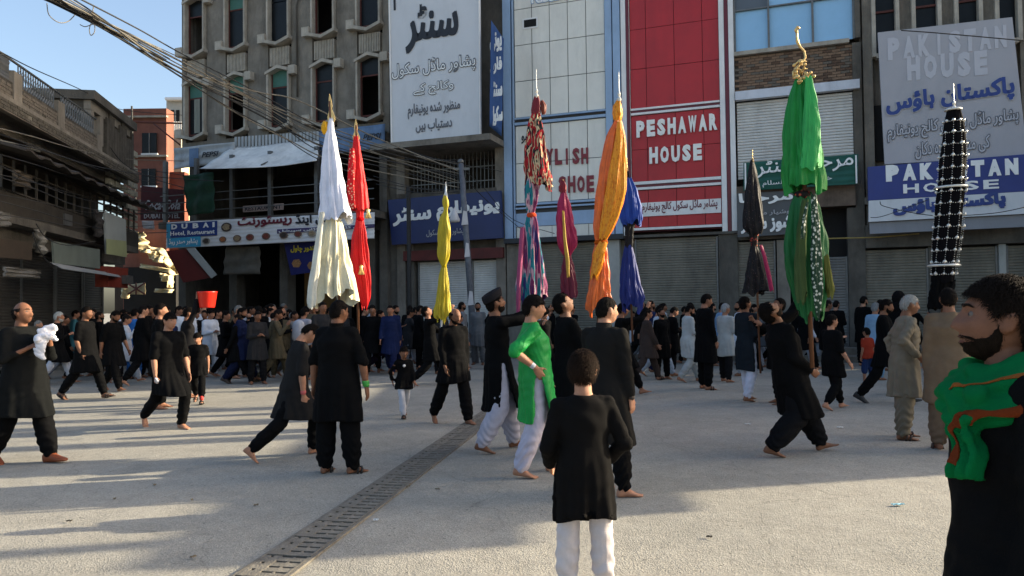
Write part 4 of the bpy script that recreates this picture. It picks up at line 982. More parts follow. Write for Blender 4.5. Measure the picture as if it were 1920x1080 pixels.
def head_points(d):
    """sculpted head: directions -> points, head centre at origin, face towards +y, 0.23 m tall"""
    x=d[...,0]*.074; y=d[...,1]*.096; z=d[...,2]*.114
    lo=np.clip(-d[...,2],0,1); x=x*(1-.26*lo**1.5)
    back=np.clip(-d[...,1],0,1); y=np.where(d[...,1]<0, y*(1-.38*sst(-d[...,2],.25,.95)), y*(1-.06*sst(d[...,2],.4,1)))
    y=y+.012*sst(d[...,1],.1,.8)*sst(-d[...,2],.3,.8)
    f=sst(d[...,1],.15,.45)
    nz=np.where(z>-.033, np.clip(1-(z+.033)/.055,0,1)**.72, np.clip(1-(-.033-z)/.010,0,1)**.7)
    y=y+f*(.029*gs_(x,.0085+.005*(z<-.014))*nz)
    y=y-f*.010*(gs_(x-.031,.014)+gs_(x+.031,.014))*gs_(z-.012,.011)
    y=y+f*.006*gs_(z-.032,.008)*(gs_(x-.026,.02)+gs_(x+.026,.02))
    y=y+f*.008*gs_(x,.019)*(gs_(z+.054,.0055)+gs_(z+.069,.0055)) - f*.004*gs_(x,.024)*gs_(z+.0615,.0025)
    y=y+f*(.012*gs_(x,.017)*gs_(z+.098,.013) - .004*gs_(x,.02)*gs_(z+.081,.006))
    y=y+f*.004*(gs_(x-.04,.014)+gs_(x+.04,.014))*gs_(z+.02,.016)
    y=y-f*.004*(gs_(x-.045,.01)+gs_(x+.045,.01))*gs_(z+.055,.014)
    return np.stack([x,y,z],-1)
def head_shell(mb, mask, M, t=.012, noise=.004, nu=72, nv=48, fq=60, depth=-.012, seed=0, mi=0, hs=1.0):
    d=sphere_dirs(nu,nv); p=head_points(d); m=mask(p)
    n=d/np.linalg.norm(d,axis=-1,keepdims=True)
    w=(np.sin(p[...,0]*fq*3.1+seed+2*np.sin(p[...,2]*fq*1.7))+np.sin(p[...,1]*fq*2.7+seed+2*np.sin(p[...,0]*fq*2.1))+np.sin(p[...,2]*fq*2.3+p[...,0]*fq))/3
    rr=depth+(t-depth)*m+noise*w*m
    q=(p+n*rr[...,None])*hs
    q=q@M[:3,:3].T+M[:3,3]
    return mb.loft(q, mi)
def hairline(p, style='short'):
    y=p[...,1]
    if style=='bald': h=np.interp(y,[-.1,-.02,.01,.03,.05],[-.065,-.05,.0,.03,.2]); m=sst(p[...,2]-h,-.004,.008); return m*sst(.052-p[...,2],-.006,.012)
    if style=='balding': h=np.interp(y,[-.1,-.045,-.028,.01,.03,.05,.1],[-.065,-.055,.018,.022,.03,.08,.14])
    elif style=='fringe': h=np.interp(y,[-.1,-.045,-.028,.008,.022,.03,.05,.1],[-.07,-.06,.012,.012,-.006,.01,.03,.036])
    else: h=np.interp(y,[-.1,-.045,-.028,.01,.02,.03,.055,.1],[-.065,-.055,.020,.020,.0,.022,.052,.062])
    return sst(p[...,2]-h,-.004,.008)
def beardmask(p, full=True):
    x,y,z=p[...,0],p[...,1],p[...,2]
    top=np.interp(y,[0,.012,.03,.055,.08],[.03,.0,-.042,-.050,-.046])
    m=sst(top-z,-.004,.006)*sst(y,-.012,.004)
    m=m*(1-gs_(x,.022)*gs_(z+.0615,.006))            # the mouth stays free
    if full=='trim': m=m*1
    if not full: m=m*0+sst(y,.06,.07)*sst(-.044-z,-.003,.003)*sst(z+.054,-.003,.003)*sst(.03-abs(x),-.003,.005)
    return m

def tufts(mb, mask, M, n, L=.03, t=.01, w=.003, seed=0, curl=.4, lift=.004):
    rs=np.random.RandomState(seed); d=rs.normal(size=(n*2,3)); d/=np.linalg.norm(d,axis=1,keepdims=True)
    p=head_points(d); m=mask(p); k=m>.55; d=d[k][:n]; p=p[k][:n]; n=len(p)
    base=p+d*t*.55; cr=np.array((0,-.035,.112)); fl=p-cr; fl-=d*np.sum(fl*d,1,keepdims=True); fl/=np.linalg.norm(fl,axis=1,keepdims=True)+1e-6
    fl+=rs.normal(size=fl.shape)*curl; fl-=d*np.sum(fl*d,1,keepdims=True); fl/=np.linalg.norm(fl,axis=1,keepdims=True)
    sd=np.cross(d,fl); l=(L*rs.uniform(.5,1.1,n))[:,None]; up=(lift*rs.uniform(.3,1.6,n))[:,None]+t*.45
    p0=base; p1=base+fl*l*.5+d*up; p2=base+fl*l+d*up*.75
    V=np.stack([p0-sd*w,p0+sd*w,p1-sd*w*.8,p1+sd*w*.8,p2],1).reshape(-1,3)@M[:3,:3].T+M[:3,3]
    F=[]
    for i in range(n): a=i*5; F+=[(a,a+1,a+3,a+2),(a+2,a+3,a+4)]
    mb.add(V,F)
def build_pose(H, pose):
    """joint positions in person space (x right, y forward, z up), feet on z=0"""
    k=H/1.72; J={}; hs=pose.get('hs',1.0)
    lean=math.radians(pose.get('lean',0)); R=rotx(-lean)@roty(math.radians(pose.get('side',0)))@rotz(math.radians(pose.get('twist',0)))
    J['R']=R; J['k']=k; sole=[]
    for s,n in ((-1,'L'),(1,'R')):
        a,o,kn,toe,*ft=pose.get('leg'+n,(0,3,0,0))
        a,o,kn,toe=map(math.radians,(a,o,kn,toe)); fo=math.radians(ft[0]) if ft else s*-.15
        hip=v3(s*.085,0,0)
        d=nrm((s*math.sin(o),math.sin(a),-math.cos(a))); knee=hip+d*.43
        a2=a-kn; d2=nrm((s*math.sin(o)*.5,math.sin(a2),-math.cos(a2))); ank=knee+d2*.41
        F=rotz(fo)@rotx(-toe)
        J[n+'hip'],J[n+'knee'],J[n+'ank'],J[n+'F']=hip*k,knee*k,ank*k,F
        sole+= [ (ank+F@v3(0,.15,-.075))[2], (ank+F@v3(0,-.05,-.075))[2] ]
    if not pose.get('lifted'):       # level both feet by bending the leg that reaches lower
        q=[min(sole[0:2]),min(sole[2:4])]; lo=0 if q[0]<q[1] else 1; n='LR'[lo]; s=(-1,1)[lo]
        a,o,kn,toe,*ft=pose.get('leg'+n,(0,3,0,0)); fo=math.radians(ft[0]) if ft else s*-.15
        for it in range(60):
            if abs(q[lo]-q[1-lo])<.004: break
            x=it*.7; A_,O_,K_,T_=map(math.radians,(a+x,o,kn+2*x,toe)); hip=v3(s*.085,0,0)
            knee=hip+nrm((s*math.sin(O_),math.sin(A_),-math.cos(A_)))*.43; a2=A_-K_; ank=knee+nrm((s*math.sin(O_)*.5,math.sin(a2),-math.cos(a2)))*.41
            F=rotz(fo)@rotx(-T_); q[lo]=min((ank+F@v3(0,.15,-.075))[2],(ank+F@v3(0,-.05,-.075))[2])
            J[n+'hip'],J[n+'knee'],J[n+'ank'],J[n+'F']=hip*k,knee*k,ank*k,F
            if q[lo]>q[1-lo]: break
        sole=[min(q)]
    dz=-min(sole)*k
    for n in 'LR':
        for q in ('hip','knee','ank'): J[n+q]=J[n+q]+v3(0,0,dz)
    J['dz']=dz; pel=v3(0,0,dz); J['pel']=pel
    T=lambda p: pel+R@(np.array(p,float)*k)
    J['T']=T
    sh=pose.get('shrug',(0,0))
    for s,n in ((-1,'L'),(1,'R')):
        up=sh[0 if s<0 else 1]
        q=T((s*(.168-.02*up),0,.452+up)); arm=pose.get('arm'+n,(.12,-.06,-1,.04,.18,-1))
        u=nrm((s*arm[0],arm[1],arm[2])); f=nrm((s*arm[3],arm[4],arm[5]))
        el=q+u*.285*k; wr=el+f*.245*k; J[n+'sh'],J[n+'el'],J[n+'wr'],J[n+'f']=q,el,wr,f
        h=pose.get('hand'+n); hd=nrm((s*h[0],h[1],h[2])) if h else f; J[n+'hd']=hd
        th=nrm((0,1,0)-hd*hd[1]) if abs(hd[1])<.85 else nrm((-s,0,0)-hd*(-s*hd[0]))
        ov=pose.get('thumb'+n)
        if ov: t_=v3(s*ov[0],ov[1],ov[2]); th=nrm(t_-hd*np.dot(t_,hd))
        J[n+'t']=th; pn=np.cross(hd,th); pn=pn*(1 if np.dot(pn,(-s,0,0))>=0 else -1)
        if ov and len(ov)>3: pn=-pn
        J[n+'pn']=pn
    hp,hy=pose.get('head',(0,0)); HR=R@rotx(math.radians(lean*0+pose.get('hcomp',0)))@rotz(math.radians(hy))@rotx(math.radians(hp))
    nb=T((0,-.012,.515)); piv=T((0,.0,.555)); hc=piv+HR@v3(0,.022,.100)*k*(1+(hs-1)*.8)
    M=np.eye(4); M[:3,:3]=HR*k*hs; M[:3,3]=hc; J['nb'],J['M'],J['HR'],J['hc']=nb,M,HR,hc
    return J
def remesh(mb, voxel, mats, smooth_it=2, disp=None, name='m'):
    me=mb.mesh('soup'); o=bpy.data.objects.new('soup',me); COL.objects.link(o)
    r=o.modifiers.new('r','REMESH'); r.mode='VOXEL'; r.voxel_size=voxel; r.adaptivity=0
    if smooth_it: s=o.modifiers.new('s','SMOOTH'); s.factor=.5; s.iterations=smooth_it
    dg=bpy.context.evaluated_depsgraph_get(); out=bpy.data.meshes.new_from_object(o.evaluated_get(dg)); out.name=name
    bpy.data.objects.remove(o); bpy.data.meshes.remove(me)
    if disp:
        n=len(out.vertices); co=np.empty(n*3,np.float32); out.vertices.foreach_get('co',co); nr=np.empty(n*3,np.float32); out.vertices.foreach_get('normal',nr)
        co=co.reshape(-1,3).astype(float); nr=nr.reshape(-1,3).astype(float); co=disp(co,nr); out.vertices.foreach_set('co',co.ravel().astype(np.float32)); out.update()
    out.materials.clear()
    for m in mats: out.materials.append(m)
    out.shade_smooth(); return out

def hand(mb, J, n, s, curl, scale=1.0, fr=.0085):
    k=J['k']*scale; wr,hd,t,pn=J[n+'wr'],J[n+'hd'],J[n+'t'],J[n+'pn']
    P=wr+hd*.085*k
    ths=np.linspace(0,2*np.pi,12,endpoint=False); R=[]
    for u,w,h in ((-.012,.026,.024),(.02,.032,.018),(.055,.040,.016),(.085,.041,.014),(.095,.036,.011)):
        R.append(wr+hd*u*k+np.outer(np.cos(ths),t)*w*k+np.outer(np.sin(ths),pn)*h*k)
    mb.loft(R)
    for i,(off,L) in enumerate(((.030,.068),(.0105,.078),(-.0105,.072),(-.030,.056))):
        p=P+t*off*k; d=nrm(hd+t*off*2.2*(1-min(curl,1))); r=fr*k*(1 if i<3 else .88)
        c=curl*(.9+.08*i)
        for j,(seg,b) in enumerate(((.45,.55),(.30,1.0),(.25,.7))):
            ax=c*b*.9; d2=nrm(d*math.cos(ax)+pn*math.sin(ax)); pn2=nrm(pn*math.cos(ax)-d*math.sin(ax))
            q=p+d2*L*seg*k; mb.cap(p,r,q,r*.9,8,2); p=q; d=d2; pn=pn2 if j<2 else pn; r*=.92
        pn=J[n+'pn']
    p=wr+hd*.03*k+t*.028*k; d=nrm(hd*.65+t*.75+pn*.25); q=p+d*.042*k; mb.cap(p,.0125*k,q,.0105*k,8,2)
    d=nrm(hd*.85+t*.35+pn*(.3+curl*.4)); mb.cap(q,.0105*k,q+d*.034*k,.0085*k,8,2)
def foot(mb, J, n, toes=True):
    k=J['k']; a=J[n+'ank']; F=J[n+'F']; f=lambda x,y,z: a+F@(v3(x,y,z)*k); s=-1 if n=='L' else 1
    ths=np.linspace(0,2*np.pi,12,endpoint=False); R=[]
    for y,w,z0,z1 in ((-.062,.018,-.066,-.03),(-.05,.030,-.075,-.0),(-.02,.033,-.075,.03),(.02,.034,-.073,.02),(.06,.037,-.074,-.012),(.10,.043,-.075,-.035),(.128,.043,-.075,-.050),(.145,.036,-.073,-.056)):
        R.append([f(w*math.cos(t),y,(z0+z1)/2+(z1-z0)/2*math.sin(t)) for t in ths])
    mb.loft(R)
    if toes:
        for i,(x,r,L) in enumerate(((-.026,.0125,.045),(-.006,.009,.040),(.010,.0085,.034),(.024,.008,.027),(.036,.0075,.018))):
            x=x*s; mb.cap(f(x,.130,-.064),r*k,f(x*1.08,.135+L*.8,-.066),r*.85*k,8,2)
def body_soup(J, fat=0, toes=True, hands=True, curl=(.5,.5), fr=.0085, headres=(48,36)):
    mb=MB(); k=J['k']; T=J['T']; th=np.linspace(0,2*np.pi,20,endpoint=False)
    R=[]
    for z,rx,ry,oy in ((-.10,.10,.075,0),(-.03,.15,.10,0),(.06,.145,.10,.0),(.18,.13,.09,fat*.06),(.30,.145,.10,fat*.03),(.42,.155,.092,0),(.47,.11,.072,-.005),(.515,.058,.055,-.01)):
        rx+=fat*.04*(z<.38); ry+=fat*.05*(z<.38)
        R.append([T((rx*math.cos(t),ry*math.sin(t)+oy,z)) for t in th])
    mb.loft(R)
    M=J['M']; base=M[:3,:3]@v3(0,-.022,-.07)+M[:3,3]
    mb.cap(J['nb'],.062*k,base,.053*k*(M[2,2] and np.linalg.norm(M[:3,0])/k),12)
    d=sphere_dirs(*headres); q=head_points(d)@M[:3,:3].T+M[:3,3]; mb.loft(q)
    for s in (-1,1):
        c=M[:3,:3]@v3(s*.078,-.008,.0)+M[:3,3]; E=[]
        for u in np.linspace(-1,1,7):
            w=math.sqrt(max(0,1-u*u))+.12; 
            E.append([M[:3,:3]@(v3(s*(.077+.010*math.cos(t)*w+.008*(u>0)*u),-.010+.019*math.sin(t)*w-.006*u, .000+.032*u))+M[:3,3] for t in np.linspace(0,2*np.pi,8,endpoint=False)])
        mb.loft(E)
    for s,n in ((-1,'L'),(1,'R')):
        mb.cap(J[n+'sh'],.055*k,J[n+'el'],.041*k,12); mb.cap(J[n+'el'],.041*k,J[n+'el']*.6+J[n+'wr']*.4,.040*k,12); mb.cap(J[n+'el']*.6+J[n+'wr']*.4,.040*k,J[n+'wr'],.026*k,12)
        if hands: hand(mb,J,n,s,curl[0 if s<0 else 1],1.0,fr)
        mb.cap(J[n+'hip'],.082*k,J[n+'knee'],.054*k,12)
        m=J[n+'knee']*.7+J[n+'ank']*.3; mb.cap(J[n+'knee'],.052*k,m,.053*k,12); mb.cap(m,.053*k,J[n+'ank'],.036*k,12)
        mb.cap(J[n+'ank'],.038*k,J[n+'ank']+J[n+'F']@v3(0,-.02,-.03)*k,.034*k,10)
        foot(mb,J,n,toes)
    return mb
def legpts(J,z):
    out=[]
    for n in 'LR':
        P=[J[n+'hip'],J[n+'knee'],J[n+'ank']]
        if z>=P[0][2]: out.append(P[0]); continue
        q=P[-1]
        for a,b in zip(P,P[1:]):
            if b[2]<=z<=a[2]: t=(a[2]-z)/max(a[2]-b[2],1e-6); q=a*(1-t)+b*t; break
        out.append(q)
    return out
def fold_noise(co,s,f=1.0):
    x,y,z=co[:,0]*f,co[:,1]*f,co[:,2]*f
    return (np.sin(31*x+9*np.sin(7*z+s)+s)+np.sin(27*y+8*np.sin(9*z+2*s)-17*z)+np.sin(23*z+9*np.sin(8*x+s)+11*y)+.6*np.sin(61*z+9*np.sin(19*y)+20*x+s))/3.6
def kurta_mesh(J, hem=-.36, sleeve=.95, fat=0, flare=1.0, voxel=.012, mats=(CLOTH,), seed=0, fold=1.0, slit=0, collar=True, loose=1.0, slit_ang=0, pull=0, span=.8):
    """hem: height below the hip joint; sleeve: fraction of whole arm covered"""
    mb=MB(); k=J['k']; T=J['T']; R=J['R']; th=np.linspace(0,2*np.pi,32,endpoint=False); pel=J['pel']
    rings=[]
    for z,rx,ry,oy in ((.04,.150,.112,0),(.18,.158,.120,fat*.06),(.28,.166,.126,fat*.03),(.37,.178,.124,0),(.42,.176,.114,-.003),(.458,.148,.097,-.008),(.490,.100,.080,-.012),(.525 if collar else .508,.068,.068,-.012)):
        w_=1-sst(z,.36,.44); rx=rx*(1+(loose-1)*w_)+fat*.05*w_; ry=ry*(1+(loose-1)*w_)+fat*.07*w_
        rings.append([T((rx*math.cos(t),ry*math.sin(t)+oy,z)) for t in th])
    mb.loft(rings)
    for s,n in ((-1,'L'),(1,'R')):
        sh,el,wr=J[n+'sh'],J[n+'el'],J[n+'wr']; inn=sh+R@v3(-s*.07,-.004,.012)*k
        mb.cap(inn,.058*k,sh,.064*k,14)
        Lu=np.linalg.norm(el-sh); Lf=np.linalg.norm(wr-el); tot=(Lu+Lf)*sleeve
        if tot<Lu: q=sh+(el-sh)*tot/Lu; mb.cap(sh,.064*k,q,.062*k*loose,14,2)
        else:
            q=el+(wr-el)*(tot-Lu)/Lf; mb.cap(sh,.064*k,el,.057*k*loose,14); mb.cap(el,.057*k*loose,q,.047*k*loose,14,2)
    # skirt follows the legs
    zs=np.linspace(.20,hem,14); OUT=[]
    for i,z in enumerate(zs):
        Z=pel[2]+z*k; t=np.clip((.20-z)/(.20-hem),0,1)
        L=legpts(J,Z-.0*k); top=T((0,0,z)) if z>0 else pel+(0,0,z*k)
        cx=(L[0][0]+L[1][0])/2*t; cy=(L[0][1]+L[1][1])/2
        c=v3(cx,cy*min(1,t*1.5)+top[1]*(1 if z>0 else 0)+(fat*.06*k*(1-t)),top[2] if z>0 else Z)
        w=sst(np.array(t),0,.45); rx=(.158*loose*(1-w)*k+w*max(abs(L[0][0]-L[1][0])/2+.118*k, .18*k))*(1+.07*t*flare)+fat*.05*k
        ry=(.120*loose*(1-w)*k+w*max(abs(L[0][1]-L[1][1])/2*(1 if slit else span)+.130*k, .15*k))*(1+.07*t*flare)+fat*.07*k*(1-.4*t)
        OUT.append((c,rx,ry))
    if slit:
        for a0 in (0,math.pi):
            P=[];Q=[]
            for i,(c,rx,ry) in enumerate(OUT):
                t=max(0,(i-2)/9); g=slit*t**.7
                aa=np.linspace(a0+g,a0+math.pi-g,22)+slit_ang
                P.append([c+v3(rx*math.cos(a),ry*math.sin(a),0) for a in aa]); Q.append([c+v3((rx-.026)*math.cos(a),(ry-.026)*math.sin(a),0) for a in aa])
            mb.slab(P,Q)
        mb.loft([[c+v3(rx*.97*math.cos(a),ry*.97*math.sin(a),0) for a in th] for c,rx,ry in OUT[:3]])
    else: mb.loft([[c+v3(rx*math.cos(a),ry*math.sin(a),0) for a in th] for c,rx,ry in OUT])
    zt=pel[2]+.18*k; zh=pel[2]+hem*k; rs=np.random.RandomState(seed+5); ph=rs.rand(6)*6.28; ns=rs.randint(5,9)
    cs=[o[0] for o in OUT]; cz=np.array([c[2] for c in cs])[::-1]; cxx=np.array([c[0] for c in cs])[::-1]; cyy=np.array([c[1] for c in cs])[::-1]
    def disp(co,nr):
        t=np.clip((zt-co[:,2])/(zt-zh),0,1.05); body=np.abs(co[:,0]-0)<.5*k
        cx=np.interp(co[:,2],cz,cxx); cy=np.interp(co[:,2],cz,cyy)
        armd=np.full(len(co),9.)
        for n in 'LR':
            for a,b in ((J[n+'sh'],J[n+'el']),(J[n+'el'],J[n+'wr'])):
                ab=b-a; u=np.clip(((co-a)@ab)/(ab@ab),0,1); armd=np.minimum(armd,np.linalg.norm(co-a-u[:,None]*ab,axis=1))
        onarm=(armd<.085*k)
        ang=np.arctan2(co[:,1]-cy,co[:,0]-cx)
        f=np.sin(ns*ang+ph[0]+1.5*np.sin(3*co[:,2]+ph[1]))*.6+np.sin((2*ns+3)*ang+ph[2]+2*co[:,2])*.35
        amp=np.where(onarm,0,.018*t**1.2*fold)
        d=amp*f+ .0055*fold*fold_noise(co,ph[3],1.0)*(1-.3*t)+np.where(onarm,.004*fold*fold_noise(co,ph[4],1.6),0)
        n2=nr.copy(); n2[:,2]*=1-sst(t,.82,.94)
        co=co+n2*d[:,None]
        hemm=(t>.93)&(~onarm); co[:,2]-=np.where(hemm,(.012*np.sin(2*ang+ph[5])+pull*np.sin(ang))*k,0)
        return co
    return remesh(mb,voxel,mats,5,disp,'kurta')
def trouser_mesh(J, width=1.0, end=.93, voxel=.012, mats=(CLOTH,), seed=0, fold=1.0):
    mb=MB(); k=J['k']; T=J['T']
    mb.cap(J['Lhip']+v3(.02,0,.02),.088*k,J['Rhip']+v3(-.02,0,.02),.088*k,14)
    for n in 'LR':
        a,b,c=J[n+'hip'],J[n+'knee'],J[n+'ank']; e=b+(c-b)*end
        mb.cap(a,.088*k,b,.084*k*width,14); mb.cap(b,.086*k*width,b+(e-b)*.7,.080*k*width,14); mb.cap(b+(e-b)*.7,.080*k*width,e,.062*k*width,14,2)
    ph=np.random.RandomState(seed+9).rand()*6.28; zk=max(J['Lknee'][2],J['Rknee'][2])
    def disp(co,nr):
        low=np.clip((zk-co[:,2])/(zk),0,1)
        return co+nr*((.006*fold_noise(co,ph,1)+.010*low*np.sin(70*co[:,2]+5*np.sin(20*co[:,0]+14*co[:,1]+ph)))*fold)[:,None]
    return remesh(mb,voxel,mats,2,disp,'trousers')
def shoe_mesh(J,n,kind='shoe'):
    mb=MB(); k=J['k']; a=J[n+'ank']; F=J[n+'F']; f=lambda x,y,z: a+F@(v3(x,y,z)*k); th=np.linspace(0,2*np.pi,14,endpoint=False)
    if kind=='shoe':
        R=[]
        for y,w,z0,z1 in ((-.075,.022,-.080,-.02),(-.065,.038,-.085,.015),(-.02,.042,-.085,.045),(.03,.043,-.085,.03),(.07,.046,-.085,-.005),(.11,.050,-.085,-.028),(.155,.047,-.085,-.042),(.19,.030,-.083,-.052),(.2,.014,-.08,-.06)):
            R.append([f(w*math.cos(t),y,(z0+z1)/2+(z1-z0)/2*(abs(math.sin(t))**.7)*np.sign(math.sin(t))) for t in th])
        mb.loft(R)
    else:
        R=[]
        for z in (-.090,-.076):
            R.append([f((.040+.012*(math.sin(t)>0)*math.sin(t))*math.cos(t),.055+.135*math.sin(t),z) for t in th])
        mb.loft(R)
        for y,h in ((.085,-.026),(.045,-.008)): mb.tube([f(-.050,y-.02,-.08),f(-.038,y,h-.01),f(0,y+.012,h+.006),f(.038,y,h-.01),f(.050,y-.02,-.08)],.011*k,6)
        if kind=='strap': mb.tube([f(-.036,0,-.08),f(-.04,-.04,-.01),f(0,-.062,-.005),f(.04,-.04,-.01),f(.036,0,-.08)],.009*k,6)
    me=mb.mesh(kind,[PLAIN],True); return me
SK=lin(150,104,80); SKd=lin(124,84,62); SKl=lin(172,124,98); HB=lin(22,18,16)
BLK=lin(15,15,16); BLK2=lin(24,24,26)
def person(label, X, Y, H, yaw, pose, top=BLK, bottom=BLK, skin=SK, haircol=HB, hair='short', beard=None, hem=-.36, sleeve=.95, fat=0, shoes=None, shoecol=lin(50,40,34), voxel=.0137, cvox=.019, eyes=False, group='men and boys in the procession', kurta_kw={}, trouser_kw={}, curl=(.5,.5), hair_t=.011, kmat=None, tuft=(900,.026,.0028,.35,.003), parts=None, hair_noise=.004, brows=False, name='person', cat='person'):
    J=build_pose(H,pose); k=J['k']
    root=thing(name,label,cat,(X,Y,0),math.radians(yaw),group)
    low=voxel>.0138
    body=remesh(body_soup(J,fat,toes=not low,curl=curl,fr=.0085 if voxel<.009 else .0098 if not low else .011),voxel,[SKIN],1,None,'body'); link('body',body,root,color=skin)
    km=kurta_mesh(J,hem,sleeve,fat,voxel=cvox,seed=int(abs(X*97+Y*31))%999,mats=[kmat or CLOTH],**kurta_kw); link('kurta',km,root,color=top)
    tm=trouser_mesh(J,voxel=cvox,seed=int(abs(X*37))%99,**trouser_kw); link('trousers',tm,root,color=bottom)
    M=J['M']
    if hair and hair not in('hood',):
        mb=MB(); head_shell(mb,lambda p:hairline(p,hair),M,t=hair_t,noise=hair_noise,nu=(72 if voxel<.0095 else 44) if not low else 32,nv=(48 if voxel<.0095 else 32) if not low else 24)
        if not low: tufts(mb,lambda p:hairline(p,hair),M,tuft[0],tuft[1],hair_t,tuft[2],int(abs(X*50))%99,tuft[3],tuft[4])
        part('hair',mb,HAIR,root,True,haircol)
    if hair=='hood':
        mb=MB(); head_shell(mb,lambda p: np.clip(sst(p[...,2]-np.interp(p[...,1],[-.1,.0,.045,.06,.1],[-.2,-.2,-.2,.045,.06]),-.01,.01),0,1),M,t=.022,noise=.003,nu=48,nv=32)
        mb.cap(J['nb']+v3(0,0,-.02),.12*k,M[:3,3]+M[:3,:3]@v3(0,-.02,-.06),.085*k,14); part('headscarf',mb,CLOTH,root,True,top)
    if beard:
        mb=MB(); head_shell(mb,lambda p:beardmask(p,beard!='moustache'),M,t=.0030 if beard=='trim' else .006,noise=.0015,nu=(84 if voxel<.0095 else 52) if not low else 36,nv=(64 if voxel<.0095 else 40) if not low else 28,depth=-.010); (tufts(mb,lambda p:beardmask(p,True),M,5200,.009,.003,.0006,5,.7,.0012) if voxel<.006 else None); part('beard' if beard!='moustache' else 'moustache',mb,HAIR,root,True,haircol if beard!='grey' else lin(170,168,162))
    if eyes:
        for s in (-1,1):
            mb=MB(); c=M[:3,:3]@v3(s*.031,.0692,.012)+M[:3,3]; mb.ball(c,.0125*k,12,8)
            e=part('eye',mb,PLAIN,root,True,lin(96,84,78)); c2=M[:3,:3]@v3(s*.031-.0,.0768,.011)+M[:3,3]; mb=MB(); mb.ball(c2,.0062*k,10,6); part('iris',mb,PLAIN,e,True,lin(24,16,12))
            mb=MB(); mb.tube([M[:3,:3]@v3(s*x,y,z)+M[:3,3] for x,y,z in ((.012,.094,.030),(.026,.093,.036),(.040,.086,.037),(.052,.075,.031))],[.0025*k,.0042*k,.0038*k,.0018*k],6); part('eyebrow',mb,HAIR,root,True,haircol)
        mb=MB(); head_shell(mb,lambda p: sst(p[...,1],.06,.075)*sst(.0235-abs(p[...,0]),-.002,.006)*np.clip(gs_(p[...,2]+.0545,.0045)+gs_(p[...,2]+.0695,.005),0,1),M,t=.0018,noise=0,nu=96 if voxel<.006 else 36,nv=90 if voxel<.006 else 32,depth=-.010); part('lips',mb,SKIN,root,True,(skin[0]*.72,skin[1]*.55,skin[2]*.55))
    if shoes:
        for n in 'LR': part(('shoe' if shoes=='shoe' else 'sandal'),shoe_mesh(J,n,shoes),PLAIN,root,True,shoecol)
    if parts: parts(root,J)
    root.rotation_euler=(0,0,math.radians(yaw))
    return root,J
def wpos(root_J,p):
    r,J=root_J; a=r.rotation_euler[2]; c,s=math.cos(a),math.sin(a); return Vector((r.location.x+c*p[0]-s*p[1], r.location.y+s*p[0]+c*p[1], p[2]))
def hero(label,px,py,H,yaw,pose,**k):
    g=ground(px,py); return person(label,g.x,g.y,H,yaw,pose,**k)
WALK=dict(legL=(22,2,4,-12),legR=(-20,2,14,28),armL=(.12,-.28,-1,.04,-.05,-1),armR=(.12,.25,-1,.0,.5,-.9))
WALK2=dict(legR=(22,2,4,-12),legL=(-20,2,14,28),armR=(.12,-.28,-1,.04,-.05,-1),armL=(.12,.25,-1,.0,.5,-.9))
STAND=dict(legL=(2,4,2,0),legR=(-2,4,2,0))
FOLD=dict(legL=(4,4,3,0),legR=(-4,4,2,0),armL=(.15,.15,-1,-.75,.75,.25),armR=(.15,.15,-1,-.7,.8,.15))
CR='people of the procession in the square'
WHT=lin(176,178,186); 
def P(base,**k): d=dict(base); d.update(k); return d
H1=hero('balding man in a long black kurta wiping his mouth with a towel, far left',42,868,1.80,-112,
  dict(legL=(20,3,6,-6),legR=(-16,3,8,12),armL=(.25,.38,-.9,-.45,.50,.95),armR=(.30,.32,-.9,-.75,.60,.50),head=(4,14),lean=-2),top=lin(22,23,23),hair='bald',beard='moustache',skin=SKd,fat=.6,shoes='shoe',shoecol=lin(132,66,32),hem=-.40,curl=(1.1,.9),sleeve=.78,eyes=True,voxel=.0108,cvox=.015,trouser_kw=dict(width=1.15))
def towel(RJ):
    a,b=wpos(RJ,RJ[1]['Lwr']+RJ[1]['Lhd']*.10),wpos(RJ,RJ[1]['Rwr']+RJ[1]['Rhd']*.12)
    o=thing('towel','white towel pressed to the mouth of the balding man at the far left','towel',(b.x,b.y,0)); mb=MB(); b0=Vector((b.x,b.y,0))
    rs=np.random.RandomState(3)
    A=np.array(a-b0); Bv=np.array(b-b0)
    for i in range(22):
        t=i/21; p=A*(1-t)+Bv*t+rs.normal(0,.022,3)+v3(.02,-.03,.02); mb.cap(p,.034+.012*rs.rand(),p+rs.normal(0,.025,3),.036,10,3)
    for i in range(9): p=Bv+v3(.03*rs.rand(),-.045,.02-.02*i); mb.cap(p,.042,p+v3(.02,0,-.03),.03,10,3)
    me=remesh(mb,.008,[CLOTH],2,lambda co,nr: co+nr*(.008*fold_noise(co,1,2.2))[:,None]); link('cloth',me,o,color=lin(215,215,222))
towel(H1)
H7=hero('boy in a black kurta walking barefoot with a bottle in his lowered hand',316,804,1.74,-128,
  dict(legL=(12,2,4,0),legR=(-22,1,30,42),armR=(.14,.05,-1,.0,.18,-1),armL=(.22,.0,-1,.05,.35,-1),head=(-4,10)),hair='fringe',skin=SKl,hem=-.34,curl=(.5,1.3),sleeve=.5,eyes=True,voxel=.0108,cvox=.015,trouser_kw=dict(end=.98,width=.9),kurta_kw=dict(loose=1.1))
def bottle(RJ,n,label,ang=0):
    J=RJ[1]; p=wpos(RJ,J[n+'wr']+J[n+'hd']*.09+J[n+'pn']*.03); o=thing('bottle',label,'bottle',(p.x,p.y,0)); mb=MB().lathe([(0,-.09),(.03,-.09),(.033,-.05),(.03,0),(.033,.05),(.012,.085),(.012,.1),(0,.1)],(0,0,0),14)
    R=rotx(.9); mb.v=[v@R.T+v3(0,0,p.z) for v in mb.v]; part('flask',mb,mat('bottle_plastic',lin(190,190,200),.3,.1,9,.1,30),o,True)
